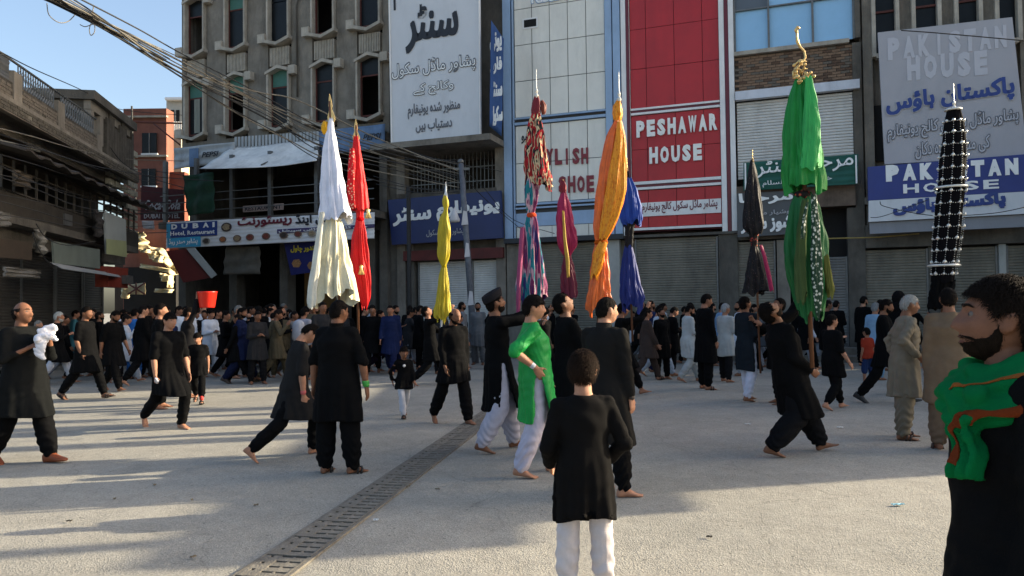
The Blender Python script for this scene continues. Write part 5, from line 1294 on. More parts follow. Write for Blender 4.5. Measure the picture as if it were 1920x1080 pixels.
bottle(H7,'R','crumpled clear bottle gripped by the boy in black on the left')
hero('taller young man in black standing behind the boy with the bottle',300,766,1.78,-70,P(STAND,armR=(.2,.1,-1,-.5,.8,.3),head=(6,0)),hair='short',hem=-.36,sleeve=.8)
hero('small child in black with red anklets walking beside the boy with the bottle',372,756,1.27,-165,P(WALK,hs=1.16,head=(-14,-10)),hair='fringe',hem=-.22,sleeve=.35,skin=SKl,shoes='sandal',shoecol=lin(40,34,30),trouser_kw=dict(end=.8),
  parts=lambda r,J:[part('anklet',MB().cap(J[n+'ank']+v3(0,0,.03),.034,J[n+'ank']+v3(0,0,.055),.034,12),PLAIN,r,True,lin(190,40,34)) for n in 'LR'])
hero('man in a black kurta and sandals walking right with one fist lowered',160,748,1.79,-95,P(WALK,armR=(.1,-.1,-1,.0,.35,-1)),hem=-.40,sleeve=.45,skin=SKd,shoes='sandal',fat=.35,beard='moustache')
hero('man in black looking down as he walks behind the one with the lowered fist',212,733,1.72,-110,P(WALK2,head=(-18,10)),hem=-.36,sleeve=.6,skin=SKd,beard='short')
hero('man in a bright blue kameez with his back to the camera in the left crowd',252,711,1.72,-10,P(STAND),top=lin(44,96,160),bottom=lin(40,84,142),hem=-.38,kurta_kw=dict(flare=1.4),shoes='sandal')
hero('grey bearded man with a white cap watching from behind the balding man',108,722,1.7,-60,P(WALK,armR=(.2,.2,-1,-.6,.8,.4)),bottom=WHT,beard='grey',haircol=lin(170,170,165),sleeve=.9)
hero('man in a teal kameez half hidden behind the man with the lowered fist',140,692,1.7,-60,P(STAND),top=lin(64,110,118),bottom=lin(50,90,100))
hero('man in a white kameez reading his phone at the left of the navy clad man',394,706,1.68,-120,P(FOLD,head=(-14,0)),top=lin(190,196,206),bottom=lin(180,188,200),voxel=.0136,hair='short')
hero('broad man in a navy kameez with folded hands striding right',452,718,1.74,-85,P(FOLD,legL=(20,2,0,-10),legR=(-18,2,10,22)),top=lin(27,34,62),bottom=lin(24,30,54),fat=.6,shoes='shoe',shoecol=lin(60,46,36),beard='short',skin=SKd,hem=-.38,trouser_kw=dict(width=1.15))
hero('young man in black with a printed bag strap just behind the navy clad man',423,708,1.66,-90,P(WALK2,armR=(.2,.1,-1,-.6,.8,.1)),fat=.1)
hero('man in a dark olive kameez seen from behind beside the long white kurta',486,688,1.66,20,P(STAND),top=lin(52,54,46),bottom=lin(48,48,40),voxel=.0136)
hero('man in a long white kurta and white trousers beside the man in olive',506,692,1.70,-80,P(STAND,armR=(.1,.1,-1,-.5,.8,.5)),top=lin(186,184,180),bottom=lin(184,182,178),hem=-.42,voxel=.0136)
hero('bearded young man in black holding a phone before him, left of the bent boy',528,708,1.76,-85,P(WALK2,armR=(.15,.2,-1,-.2,.95,.2),armL=(.15,.2,-1,-.3,.9,.25),head=(16,0)),beard='short',hem=-.4,sleeve=.9,shoes='sandal')
hero('man with a white backpack over a pale shirt seen from behind',570,712,1.68,-25,P(STAND),top=lin(150,150,160),bottom=BLK2,hem=-.1,parts=lambda r,J:[part('backpack',MB().cap(J['T']((0,-.19,.1)),.13,J['T']((0,-.18,.38)),.12,14,sq=((1,0,0),1.2)),CLOTH,r,True,lin(170,172,180))])
hero('boy in a charcoal kurta walking with bowed head beside the big man in black',552,858,1.64,-62,
  dict(legL=(20,2,6,-4),legR=(-24,3,26,44),lean=10,head=(-38,0),armL=(.2,-.1,-1,.05,.12,-1),armR=(.14,-.12,-1,.02,.06,-1)),top=lin(36,35,35),hair='short',skin=SKl,sleeve=.52,hem=-.36,curl=(.7,.7),shoes=None,kurta_kw=dict(loose=1.08,flare=1.3),parts=lambda r,J:[part('wristband',MB().cap(J['Rwr']-J['Rf']*.03,.031,J['Rwr']-J['Rf']*.02,.031,12),PLAIN,r,True,lin(190,90,90))])
H15=hero('big man in black with a green wristband standing with his back turned',634,888,1.74,-14,
  dict(legL=(0,5,0,0,4),legR=(2,5,0,0,-38),armL=(.30,.02,-1,.1,.1,-1),armR=(.36,-.02,-1,.1,.14,-1),head=(0,-22)),hem=-.40,sleeve=.55,fat=.3,skin=SKd,shoes='sandal',shoecol=lin(34,30,28),voxel=.0108,cvox=.015,curl=(.5,.35),kurta_kw=dict(loose=1.12,flare=.9),trouser_kw=dict(width=1.18),hair_t=.007,tuft=(1800,.014,.002,.3,.001),
  parts=lambda r,J:[part('wristband',MB().cap(J['Rwr']-J['Rf']*.035,.035,J['Rwr']-J['Rf']*.01,.034,14),PLAIN,r,True,lin(60,150,60)),
    part('collar',MB().loft([[J['T']((.068*math.cos(t),.068*math.sin(t)-.012,z)) for t in np.linspace(0,2*np.pi,20,endpoint=False)] for z in (.515,.55)],caps=False),CLOTH,r,True,BLK)])
hero('man in a dark purple kameez taking a long stride in the middle distance',712,700,1.70,-85,dict(legL=(30,2,0,-14),legR=(-28,2,8,34),armL=(.15,.2,-1,0,.5,-.9),armR=(.25,-.1,-1,.1,.2,-1)),top=lin(38,28,48),bottom=lin(34,26,42),sleeve=.9,voxel=.0136)
hero('small boy in a black shirt and white trousers strutting with an elbow out, centre left',758,782,1.06,-155,P(WALK2,hs=1.3,armR=(.6,-.2,-.9,-.2,.1,-1),head=(-6,-10)),bottom=WHT,hem=-.2,sleeve=.9,shoes='sandal',skin=SKd,hair='fringe',
  parts=lambda r,J:[part('badge',MB().ball(J['T']((.03,.135,.37)),(.022,.01,.022)),PLAIN,r,True,lin(220,220,220))])
Hy=hero('barefoot man in black leaning back as he carries the yellow standard',808,722,1.76,-80,dict(legL=(26,2,2,-8),legR=(-26,2,4,30),armR=(.1,.7,.15,-.1,.7,.9),armL=(.1,.6,-.6,-.1,.9,.3),head=(30,0),lean=-4),hem=-.36,voxel=.0136,curl=(1.3,1.3))
hero('bald bearded man in black striding barefoot behind the drain',852,795,1.66,-150,dict(legL=(14,4,2,-4),legR=(-18,10,6,26),armR=(.14,.1,-1,-.1,.3,-1),armL=(.14,-.1,-1,0,.2,-1),head=(-14,10)),hair='bald',beard='short',skin=SKd,hem=-.3,sleeve=.9,fat=.1,kurta_kw=dict(loose=.98),trouser_kw=dict(width=1.1))
H20=hero('tall bearded man in a black cap gripping the pole of the patchwork standard',936,845,1.84,-70,
  dict(legL=(16,2,4,-4),legR=(-14,4,6,16),armL=(.12,.75,.1,.0,1,.35),armR=(.08,.95,.15,0,1,.35),head=(14,0),lean=-2),top=lin(14,14,15),bottom=lin(176,172,184),hair='short',beard='short',skin=SKd,hem=-.46,eyes=True,voxel=.0108,cvox=.015,curl=(1.4,1.4),kurta_kw=dict(slit=.42,flare=.8,slit_ang=.0),trouser_kw=dict(width=1.2))
r,J=H20; M=J['M']; mb=MB(); mb.loft([[M[:3,:3]@v3(.088*rr*math.cos(t),-.012+.108*rr*math.sin(t),z+.25*(.108*rr*math.sin(t)))+M[:3,3] for t in np.linspace(0,2*np.pi,24,endpoint=False)] for z,rr in ((.045,.99),(.06,1.03),(.10,1.08),(.125,1.05),(.13,.9),(.122,.4))]); part('cap',mb,CLOTH,r,True,lin(36,35,38))
GREEN=lin(10,140,60)
H21=hero('young man in a bright green kurta with his hand on his hip and white trousers',1006,890,1.77,-84,
  dict(legL=(12,3,2,-4,0),legR=(-10,4,4,8,-10),armR=(.30,-.72,-.68,-.12,.80,-.62),handR=(-.25,.55,-.80),armL=(.14,.25,-1,.0,.35,-1),head=(-4,-4),lean=-3),fat=.15,top=GREEN,bottom=lin(184,178,192),skin=SKl,hair='fringe',hem=-.40,sleeve=.52,curl=(.5,.28),eyes=True,voxel=.009,cvox=.011,kmat=SATIN,hair_t=.017,hair_noise=.004,
  kurta_kw=dict(slit=.5,loose=1.16,flare=.9,fold=1.35),trouser_kw=dict(width=1.08,end=.95),
  parts=lambda r,J:[part('bangle',MB().cap(J['Rwr']-J['Rf']*(.03+.016*i),.031,J['Rwr']-J['Rf']*(.022+.016*i),.031,14),PLAIN,r,True,lin(200,200,206)) for i in range(2)])
hero('man in black gazing up between the green clad youth and the orange standard',1066,852,1.80,-75,P(STAND,armR=(.1,.4,-.9,-.3,.8,.5),armL=(.1,.5,-.8,-.3,.9,.5),head=(34,-8)),skin=SKd,hem=-.42,beard='moustache',fat=.2,curl=(1,1))
H23=hero('crop haired young man in charcoal seen from behind, right of the small boy',1136,930,1.73,-42,
  dict(legL=(8,2,2,0),legR=(6,5,4,0,-40),armR=(.16,.02,-1,.06,.16,-1),armL=(.1,.1,-1,0,.2,-1),head=(0,-22),lean=2),top=lin(30,29,28),skin=SKl,hem=-.46,hair_t=.006,tuft=(2200,.012,.002,.3,.001),sleeve=.93,voxel=.009,cvox=.012,curl=(.6,.6),kurta_kw=dict(loose=.98,flare=1.1),
  parts=lambda r,J:[part('bracelet',MB().cap(J['Rwr']-J['Rf']*.012,.031,J['Rwr']-J['Rf']*.004,.031,12),PLAIN,r,True,lin(40,30,26)),
    part('collar',MB().loft([[J['T']((.066*math.cos(t),.066*math.sin(t)-.012,z)) for t in np.linspace(0,2*np.pi,20,endpoint=False)] for z in (.515,.555)],caps=False),CLOTH,r,True,lin(34,33,33))])
g24=atY(1092,665,4.15)
H24=person('boy in black kurta and white trousers with his back turned, nearest in the centre',g24.x,4.15,1.37,4,
  dict(legL=(2,4,1,0),legR=(0,4,1,0),armL=(.30,-.02,-1,-.12,.62,-.55),armR=(.42,-.12,-1,-.30,.62,-.55),head=(-3,-16),hs=1.13,shrug=(-.028,-.022)),top=lin(19,18,18),bottom=lin(196,188,188),skin=SKl,hair='short',haircol=lin(40,29,22),hem=-.37,sleeve=.95,voxel=.0075,cvox=.009,hair_t=.013,hair_noise=.002,tuft=(4200,.042,.0016,.6,.010),curl=(.6,.6),
  kurta_kw=dict(loose=1.06,flare=.6,slit=.30,fold=1.0,collar=False,pull=.05),trouser_kw=dict(width=.96))
hero('man in black stepping barefoot while holding up a phone beside the blue standard',1168,742,1.78,-80,P(WALK,armR=(.1,.7,.1,-.3,.6,.9),armL=(.1,.6,-.3,-.2,.7,.9),legL=(28,2,2,-10)),hem=-.34,trouser_kw=dict(end=.8),voxel=.0136)
hero('boy in a brown kameez with a dark waistcoat walking right before the brown shutter',1215,714,1.60,-85,P(WALK),top=lin(62,52,48),bottom=lin(62,52,48),shoes='sandal',voxel=.0136)
hero('boy in a crumpled white kameez walking ahead of the boy in brown',1236,706,1.68,-85,P(WALK2,head=(-10,0)),top=lin(176,182,192),bottom=lin(160,168,180),voxel=.0136,kurta_kw=dict(fold=1.6))
hero('boy in black bending over his phone between two figures in white',1262,704,1.62,-80,P(FOLD,head=(-24,0)),voxel=.0136)
hero('man in a pale grey kameez typing on a phone beside the tall man in black',1292,716,1.70,-80,P(FOLD,head=(-16,0),legL=(18,2,0,0),legR=(-14,2,8,18)),top=lin(168,172,172),bottom=lin(158,160,158),beard='short',voxel=.0136,kurta_kw=dict(fold=1.5,flare=1.4))
hero('tall man all in black standing before the dark pillar right of the red building',1324,730,1.86,-70,P(STAND,armR=(.14,0,-1,.0,.3,-1),head=(-10,-10)),hem=-.44,shoes='sandal',voxel=.0136,fat=.2)
hero('man with a striped scarf over a pale shirt behind the tall man in black',1362,716,1.66,-60,P(FOLD,head=(4,-10)),top=lin(160,162,160),bottom=BLK2,haircol=lin(150,150,150),voxel=.0136,
  parts=lambda r,J:[part('scarf_stripe',MB().tube([J['T']((x,.14,.46-.05*i)),J['T']((x+.05,.145,.46-.05*i))],.012,6),PLAIN,r,True,lin(30,30,32)) for i in range(6) for x in (.04,)])
H27=hero('man in dark teal kurta and white trousers looking up beside the green standard bearer',1402,752,1.78,-62,
  dict(legL=(10,2,2,0),legR=(-8,3,3,6),armR=(.14,.1,-1,-.5,.85,-.1),armL=(.14,.1,-1,-.5,.85,.1),head=(20,-6)),top=lin(28,34,40),bottom=lin(186,190,204),skin=SKd,hem=-.42,eyes=True,beard='moustache',kurta_kw=dict(slit=.4))
hero('man in black facing left and gripping the pole of the black sequinned standard',1462,757,1.74,95,P(STAND,armR=(.1,.45,-.6,-.1,.6,.7),armL=(.1,.45,-.7,-.1,.7,.5),head=(24,0)),curl=(1.3,1.3),skin=SKd,voxel=.0136)
H28=hero('green standard bearer in black leaning back and striding barefoot to the right',1482,852,1.82,-82,
  dict(legL=(28,2,0,-14,0),legR=(-20,3,2,14),armR=(.18,.10,-.95,-.15,.75,-.50),armL=(.1,.9,.55,-.05,.6,.9),head=(52,0),lean=-11),top=lin(14,14,15),bottom=lin(20,20,22),skin=SKd,beard='short',hem=-.44,curl=(1.5,1.5),voxel=.0108,cvox=.015,fat=.25,kurta_kw=dict(loose=1.1,flare=.9,span=.6),trouser_kw=dict(width=1.35,end=.9))
hero('boy in black stepping barefoot behind the green standard bearer',1562,768,1.50,-70,P(WALK,legL=(20,2,0,-6),legR=(-16,2,6,20),armR=(.2,.0,-1,.2,.5,-.9),armL=(.1,.5,-.6,0,1,.5),hs=1.05,head=(4,-6)),skin=SKl,hem=-.3,sleeve=.6,voxel=.0136,trouser_kw=dict(end=.85))
hero('small child in an orange shirt and blue shorts in the right crowd',1628,722,1.12,20,P(STAND,hs=1.2),top=lin(142,52,36),bottom=lin(36,50,84),hem=-.12,sleeve=.4,trouser_kw=dict(end=.25,width=1.1),voxel=.0136)
hero('man in a pale blue kameez standing behind the child in orange',1644,712,1.64,-60,P(STAND),top=lin(120,150,176),bottom=lin(120,150,176),haircol=lin(130,130,130),voxel=.0136)
hero('bearded young man in black walking left of the white haired man',1662,756,1.74,-120,P(WALK,head=(-6,10)),beard='short',skin=SKd,shoes='shoe',shoecol=lin(34,32,32),hem=-.3)
hero('hooded figure wrapped in black standing between the white haired man and the beaded standard',1688,740,1.84,-60,P(STAND),hair='hood',hem=-.44,voxel=.0136)
Hold=hero('white haired old man in a crumpled grey beige kameez with his hand behind his hip',1698,822,1.74,-98,
  dict(legL=(4,3,4,0),legR=(-4,4,3,0),armR=(.45,-.55,-.8,-.15,.75,-.70),armL=(.5,-.3,-.8,-.2,.2,-.9),head=(-2,0),lean=5),top=lin(118,110,96),bottom=lin(112,104,90),haircol=lin(160,158,152),skin=SKd,beard='moustache',hem=-.42,fat=.1,eyes=True,voxel=.0108,cvox=.012,curl=(.6,.7),kurta_kw=dict(fold=1.9,loose=1.1),trouser_kw=dict(width=1.2,fold=1.4),shoes='sandal',shoecol=lin(60,44,36))
hero('stout man in a plain brown kameez seen from behind, right of the white haired man',1786,845,1.80,-22,
  dict(legL=(4,3,2,0),legR=(-2,4,2,0),armR=(.2,.1,-1,-.1,.3,-1),head=(0,0)),top=lin(112,94,76),bottom=lin(106,88,72),skin=SKd,hem=-.42,fat=.55,hair_t=.010,kurta_kw=dict(loose=1.06,flare=.8),trouser_kw=dict(width=1.2),shoes='sandal',shoecol=lin(60,44,36))
# nearest man at the right edge
g34=atY(1874,562,2.0)
H34=person('young bearded man in black with a green shawl round his shoulders, nearest right',g34.x,2.0,1.715,64,
  dict(legL=(3,3,2,0),legR=(-3,3,2,0),armL=(.12,-.02,-1,.06,.22,-1),armR=(.10,-.16,-1,0,.0,-1),head=(7,-16),twist=16,lean=-1,hs=.97,shrug=(.02,.02)),top=lin(14,14,15),bottom=lin(16,16,17),skin=lin(116,78,59),hem=-.45,voxel=.0048,cvox=.011,eyes=True,beard='trim',hair='short',hair_t=.012,hair_noise=.003,tuft=(11000,.026,.0009,.8,.006),haircol=lin(30,23,18),fat=.0,kurta_kw=dict(loose=1.04,flare=.7))
r,J=H34; T=J['T']
def shawl(r,J):
    mb=MB()
    loop=lambda z,rx,ry,dz,n=22:[T((rx*math.cos(t),ry*math.sin(t)+.0,z-dz*math.sin(t)-.0)) for t in np.linspace(0,2*np.pi,n)]
    mb.tube(loop(.545,.092,.085,.035),.030,10); mb.tube(loop(.512,.135,.105,.045),.036,10); mb.tube([T((.17*math.cos(t),.118*math.sin(t),.478-.055*math.sin(t)+.01*math.cos(t))) for t in np.linspace(-.5,math.pi+.9,24)],.040,10)
    # front lobe and hanging end
    for x,y,z,rr in ((-.05,.125,.45,.046),(.01,.130,.44,.046),(-.11,.115,.45,.044),(-.05,.135,.41,.042)): mb.ball(T((x,y,z)),(rr,rr*.8,rr*1.1),14,10)
    
    P=[]
    for i in range(18):
        v=i/17; P.append([np.array(T((-.15+.13*u*(1+.25*v)+.012*math.sin(6*v), .140+.022*math.sin(17*u+2*v)+.01*math.sin(9*v), .42-.16*v-.03*u*v))) for u in np.linspace(0,1,19)])
    P=np.array(P); mb.slab(P,P+J['R']@np.array((0,-.022,0)))
    zc=T((0,.1,.36))[2]
    def disp(co,nr):
        ang=np.arctan2(co[:,1],co[:,0]); rr=np.hypot(co[:,0],co[:,1]); zz=co[:,2]
        wt=sst(zz,zc-.03,zc+.03); return co+nr*(wt*.0060*np.sin(110*(zz+.5*rr)+2.5*np.sin(3*ang)+1.2*np.sin(9*zz))+.003*fold_noise(co,2,1.3))[:,None]
    me=remesh(mb,.0075,[CLOTH],3,disp,'shawl'); link('shawl',me,r,color=lin(6,98,52))
    sh_=[c for c in r.children if c.name.startswith('shawl')][0]
    def ribbon(pts,w,name,col):
        A=np.array(pts); t=np.linspace(0,len(A)-1,48); C=np.stack([np.interp(t,range(len(A)),A[:,i]) for i in range(3)],-1)
        for _ in range(6): C[1:-1]=.25*C[:-2]+.5*C[1:-1]+.25*C[2:]
        P=[]
        for i in range(48):
            d=nrm(C[min(i+1,47)]-C[max(i-1,0)]); out=nrm((C[i][0],C[i][1],0)); sd_=np.cross(d,out)
            P.append([T(tuple(C[i]+sd_*w*u*(1+.25*math.sin(i*.35)))) for u in np.linspace(-.5,.5,9)])
        o=link(name,MB().grid(P).mesh(name,[CLOTH],True),r,color=col)
        m=o.modifiers.new('on','SHRINKWRAP'); m.target=sh_; m.wrap_method='NEAREST_SURFACEPOINT'; m.wrap_mode='OUTSIDE_SURFACE'; m.offset=.004
        m=o.modifiers.new('t','SOLIDIFY'); m.thickness=.004
    ribbon([(-.20,-.02,.46),(-.20,.06,.44),(-.15,.14,.425),(-.10,.17,.40),(-.08,.18,.35),(-.075,.18,.29)],.030,'rust_border',lin(104,46,22))
    ribbon([(-.15,-.10,.52),(-.165,-.04,.53),(-.155,.05,.52),(-.11,.13,.50),(-.04,.16,.485)],.010,'rust_border',lin(130,76,36))
shawl(r,J)
g35=atY(1925,575,3.4)
person('person with curly dark hair mostly hidden behind the youth in the green shawl',g35.x+.05,3.4,1.74,60,STAND,hair_t=.026,hair_noise=.01,haircol=lin(52,34,22))
# man lifting the red bucket
Hb=hero('man in black with raised arm holding up a red bucket above the left crowd',352,745,1.72,-60,P(STAND,armR=(.25,.3,.75,.0,.15,1),armL=(.1,0,-1,0,.2,-1)),voxel=.0136,sleeve=.9,curl=(.5,1.4),kurta_kw={},top=lin(28,27,28))
pw_=wpos(Hb,Hb[1]['Rwr']+Hb[1]['Rhd']*.09)
o=thing('bucket','bright red plastic bucket held up above the left crowd','bucket',(pw_.x+.17,pw_.y,0)); 
part('tub',MB().lathe([(.0,-.30),(.13,-.30),(.135,-.28),(.175,-.02),(.185,-.0),(.178,.0),(.165,-.03),(.125,-.27),(0,-.27)],(0,0,pw_.z+.02),24),mat('red_plastic',lin(214,40,22),.35,.05,3,0),o,True)

# ============================================================ TALL DRAPED STANDARDS
def stations(pts,Y,n=48):
    """pts: (xl, xr, y) in the photograph at depth Y -> centres and radii evenly down the cloth"""
    A=[]
    for xl,xr,y in pts:
        c=atY((xl+xr)/2,y,Y); A.append((c.x,c.z,(xr-xl)/2/FPX*Y))
    A=np.array(A); t=np.r_[0,np.cumsum(np.abs(np.diff(A[:,1])))]; u=np.linspace(0,t[-1],n)
    def sm(v): 
        return np.interp(u,t,v)
    X,Z,R=sm(A[:,0]),sm(A[:,1]),sm(A[:,2])
    for _ in range(2): R[1:-1]=.25*R[:-2]+.5*R[1:-1]+.25*R[2:]
    return X,Z,R
def drape(root,name,pts,Y,m,color=None,pleats=9,depth=.22,seed=0,hem=.06,base=(0,0),squash=.8,sharp=1.6,n=44,seg=84,label=None,tw=1.0,dy=0):
    X,Z,R=stations(pts,Y,n); rs=np.random.RandomState(seed); ph=rs.rand(6)*6.28; th=np.linspace(0,2*np.pi,seg,endpoint=False); rings=[]
    hm=hem*(.6*np.sin(2*th+ph[0])+.4*np.sin(5*th+ph[1])+.3*np.sign(np.sin(pleats*th+ph[2]))*np.abs(np.sin(pleats*th+ph[2])))
    for i in range(n):
        v=i/(n-1); a=depth*(.35+.65*min(1,R[i]/max(R.max(),1e-6)))
        w=np.sin(pleats*th+ph[2]+tw*math.sin(2.2*v+ph[3])); w=np.sign(w)*np.abs(w)**(1/sharp)
        w2=np.sin((2*pleats+3)*th+ph[4]+2.2*tw*v); w3=np.sin(3*th+ph[5]+3*v)
        w4=np.sin(23*th+ph[1]+4*math.sin(5*v+ph[0])+1.5*np.sin(4*th)); w5=np.sin(26*v+3*np.sin(2*th+ph[2])+ph[3])
        r=R[i]*(1-a*.5+a*(.62*w+.28*w2)*.62+.10*w3+.05*w4*a/.25+.035*w5*(np.sin(2*th+ph[4])>0))
        z=Z[i]+ (hm*(max(0,v-.75)/.25)**2 if hem else 0)+.012*np.sin(pleats*th+4*v)
        rings.append(np.c_[X[i]-base[0]+r*np.cos(th),(Y+dy-base[1])+r*squash*np.sin(th),z])
    mb=MB(); r_=np.array(rings); mb.loft(r_,caps=False)
    me=mb.mesh(name,[m],True); o=link(name,me,root,color=color)
    if label:o['label']=label
    return o
def standard(label,Y,tip,foot_,color=None,polecol=lin(96,60,36),r=.018):
    a=atY(*tip,Y); b=atY(*foot_,Y); bx=b.x; 
    root=thing('draped_standard',label,'standard',(bx,Y,0),group=None)
    q=MB().tube([(0,0,max(b.z,.0)),(a.x-bx,0,a.z)],r,8); part('pole',q,PLAIN,root,True,polecol); return root,(bx,Y),a
def finial(root,base,top,bot,Y,m=GOLD,w=.05,style='flame'):
    a,b=atY(*top,Y),atY(*bot,Y); L=a.z-b.z; x0,x1=b.x-base[0],a.x-base[0]; mb=MB()
    f=lambda t:(x0+(x1-x0)*t,0,b.z+L*t)
    if style=='hand':
        mb.prism([(f(0)[0]-w*.3,b.z),(f(.1)[0]-w*.9,b.z+L*.12),(f(.2)[0]-w,b.z+L*.22),(f(.3)[0]-w*.6,b.z+L*.38),(f(.5)[0]-w*.35,b.z+L*.5),(f(.6)[0]-w*.5,b.z+L*.6),(f(.8)[0]-w*.3,b.z+L*.82),(f(1)[0],b.z+L),(f(.8)[0]+w*.3,b.z+L*.82),(f(.6)[0]+w*.5,b.z+L*.6),(f(.5)[0]+w*.3,b.z+L*.5),(f(.3)[0]+w*.6,b.z+L*.38),(f(.2)[0]+w,b.z+L*.22),(f(.1)[0]+w*.9,b.z+L*.12),(f(0)[0]+w*.3,b.z)],-.012,.012)
    elif style=='thin':
        mb.lathe([(0,b.z),(.022,b.z),(.03,b.z+L*.08),(.012,b.z+L*.16),(.02,b.z+L*.25),(.007,b.z+L*.35),(.004,b.z+L),(0,b.z+L)],(x0,0,0),10)
    part('finial',mb,m,root)
def tie(root,base,xl,xr,y,Y,color,h=.03,name='tie',m=None):
    a=atY((xl+xr)/2,y,Y); r=(xr-xl)/2/FPX*Y*1.05; part(name,MB().lathe([(r*.8,-h),(r,-h*.5),(r*1.06,0),(r,h*.5),(r*.8,h)],(a.x-base[0],0,a.z),20),m or CLOTH,root,True,color)
BROC=ramp_mat('gold_brocade',[(0,lin(150,60,10)),(.38,lin(206,116,20)),(.5,lin(226,150,40)),(.7,lin(210,110,16))],'noise',34,.38,0,.35,(1,1,.6),detail=8)
ORC=mat('orange_silk',lin(216,96,14),.4,.2,9,.2,60,spec=.5)
PATCH=ramp_mat('patchwork_cloth',[(0,lin(24,22,26)),(.36,lin(150,30,34)),(.44,lin(196,176,140)),(.50,lin(30,30,34)),(.56,lin(170,36,44)),(.64,lin(186,170,130)),(.72,lin(30,70,60))],'noise',6,.8,0,.2,(2.4,2.4,.7),True,2)
TIED=ramp_mat('purple_teal_cloth',[(0,lin(44,30,84)),(.40,lin(110,40,80)),(.47,lin(190,150,160)),(.52,lin(28,110,120)),(.6,lin(40,34,90)),(.7,lin(30,120,124))],'noise',3.2,.7,0,.2,(3.2,3.2,.35),True,3)
SEQ=ramp_mat('black_sequin_cloth',[(0,lin(150,140,130)),(.16,lin(60,36,40)),(.22,lin(22,20,22)),(1,lin(16,15,17))],'voronoi',34,.6,0,.2,(1,1,.8))
WSEQ=ramp_mat('white_sequin_cloth',[(0,lin(206,206,196)),(.34,lin(170,176,164)),(.42,lin(30,60,42)),(1,lin(22,46,34))],'voronoi',30,.6,0,.2,(1,1,.9))
FLOR=ramp_mat('floral_cloth',[(0,lin(190,130,50)),(.25,lin(150,40,50)),(.4,lin(30,26,24)),(1,lin(24,22,22))],'voronoi',24,.8,0,.2)
LACE=ramp_mat('red_lace',[(0,lin(220,190,160)),(.30,lin(196,120,100)),(.4,lin(176,20,30)),(1,lin(170,16,26))],'voronoi',26,.7,0,.2)
CREAMC=mat('cream_satin',lin(205,198,168),.45,.12,6,.2,60,spec=.5)
Y=10.2
r,b,a=standard('white and cream draped standard with a gold hand finial and yellow knot',Y,(618,190),(640,640))
finial(r,b,(618,176),(622,232),Y,w=.052,style='hand')
drape(r,'yellow_knot',[(606,612,228),(602,618,236),(603,619,246),(608,614,252)],Y,SATIN,lin(220,160,10),4,.25,1,0,b,n=14,seg=36)
drape(r,'white_cloth',[(617,625,222),(612,627,244),(605,634,280),(602,642,320),(601,650,360),(601,660,396),(602,664,409)],Y,SATIN,lin(216,218,232),8,.26,2,.05,b)
drape(r,'cream_cloth',[(616,634,398),(608,642,420),(598,650,460),(590,656,500),(584,663,535),(581,668,560)],Y,CREAMC,None,11,.34,3,.12,b,squash=.7)
drape(r,'cream_cloth',[(607,616,402),(600,611,450),(592,608,500),(584,602,545),(583,600,575)],Y,SATIN,lin(206,204,190),4,.3,5,.04,b,dy=-.2,seg=48,squash=.4)
Y=10.8
r,b,a=standard('red draped standard with a gold hand finial behind the white one',Y,(668,235),(672,640))
finial(r,b,(667,224),(668,266),Y,w=.05,style='hand')
drape(r,'red_cloth',[(663,672,256),(662,676,278),(660,678,290),(656,684,320),(655,690,360),(656,693,392)],Y,SATIN,lin(206,10,18),7,.26,7,.04,b)
drape(r,'lace_panel',[(659,668,282),(655,670,310),(653,668,350),(655,670,385),(658,672,394)],Y,LACE,None,4,.2,8,.03,b,dy=-.12,seg=40,squash=.5)
drape(r,'red_cloth',[(666,682,392),(668,681,408),(660,688,440),(658,692,480),(668,697,530),(674,696,560),(678,690,574)],Y,SATIN,lin(206,10,18),7,.3,9,.05,b)
tie(r,b,668,682,411,Y,lin(190,10,16)); 
for x,y in ((689,400),(676,506)): c_=atY(x,y,Y-.25); part('gold_tassel',MB().lathe([(0,.08),(.03,.05),(.02,.02),(.05,-.06),(.0,-.07)],(c_.x-b[0],-.2,c_.z),12),GOLD,r,True)
Y=13.2
r,b,a=standard('narrow yellow draped standard with a small silver finial',Y,(836,350),(826,640),polecol=lin(170,180,190))
finial(r,b,(836,340),(836,374),Y,m=SILVER,w=.035,style='hand')
YEL=lin(176,158,34)
drape(r,'yellow_cloth',[(832,837,366),(829,841,376),(830,842,386),(833,839,394),(825,842,410),(822,846,430),(821,845,460),(820,845,480),(826,838,496),(829,836,500)],Y,SATIN,YEL,6,.26,11,.0,b)
drape(r,'yellow_cloth',[(829,837,498),(823,840,515),(818,842,550),(813,844,580),(812,846,596)],Y,SATIN,YEL,9,.34,12,.1,b)
tie(r,b,829,837,500,Y,lin(160,140,20))
Y=9.0
r,b,a=standard('patchwork draped standard of red, black, purple and teal cloths',Y,(1008,180),(985,640))
finial(r,b,(1010,130),(1006,184),Y,m=SILVER,style='thin')
drape(r,'red_top_cloth',[(1002,1009,180),(998,1014,190),(996,1015,205),(997,1013,215)],Y,SATIN,lin(110,26,36),5,.2,13,0,b,n=16,seg=48)
drape(r,'tassel_cloth',[(1013,1018,189),(1012,1025,198),(1014,1024,210),(1016,1020,214)],Y,SATIN,lin(110,50,36),4,.25,14,0,b,n=12,seg=32)
drape(r,'patchwork_cloth',[(998,1012,212),(990,1018,235),(986,1025,270),(984,1030,310),(985,1036,340),(988,1037,352)],Y,PATCH,None,9,.28,15,.07,b)
drape(r,'purple_cloth',[(988,1014,330),(982,1011,355),(984,1008,380),(989,1003,402)],Y,TIED,None,6,.22,16,.0,b,seg=64)
drape(r,'striped_lower_cloth',[(989,1004,400),(984,1010,420),(976,1016,460),(970,1022,510),(967,1026,545),(968,1024,565)],Y,TIED,None,9,.3,17,.1,b)
tie(r,b,988,1005,404,Y,lin(190,70,40))
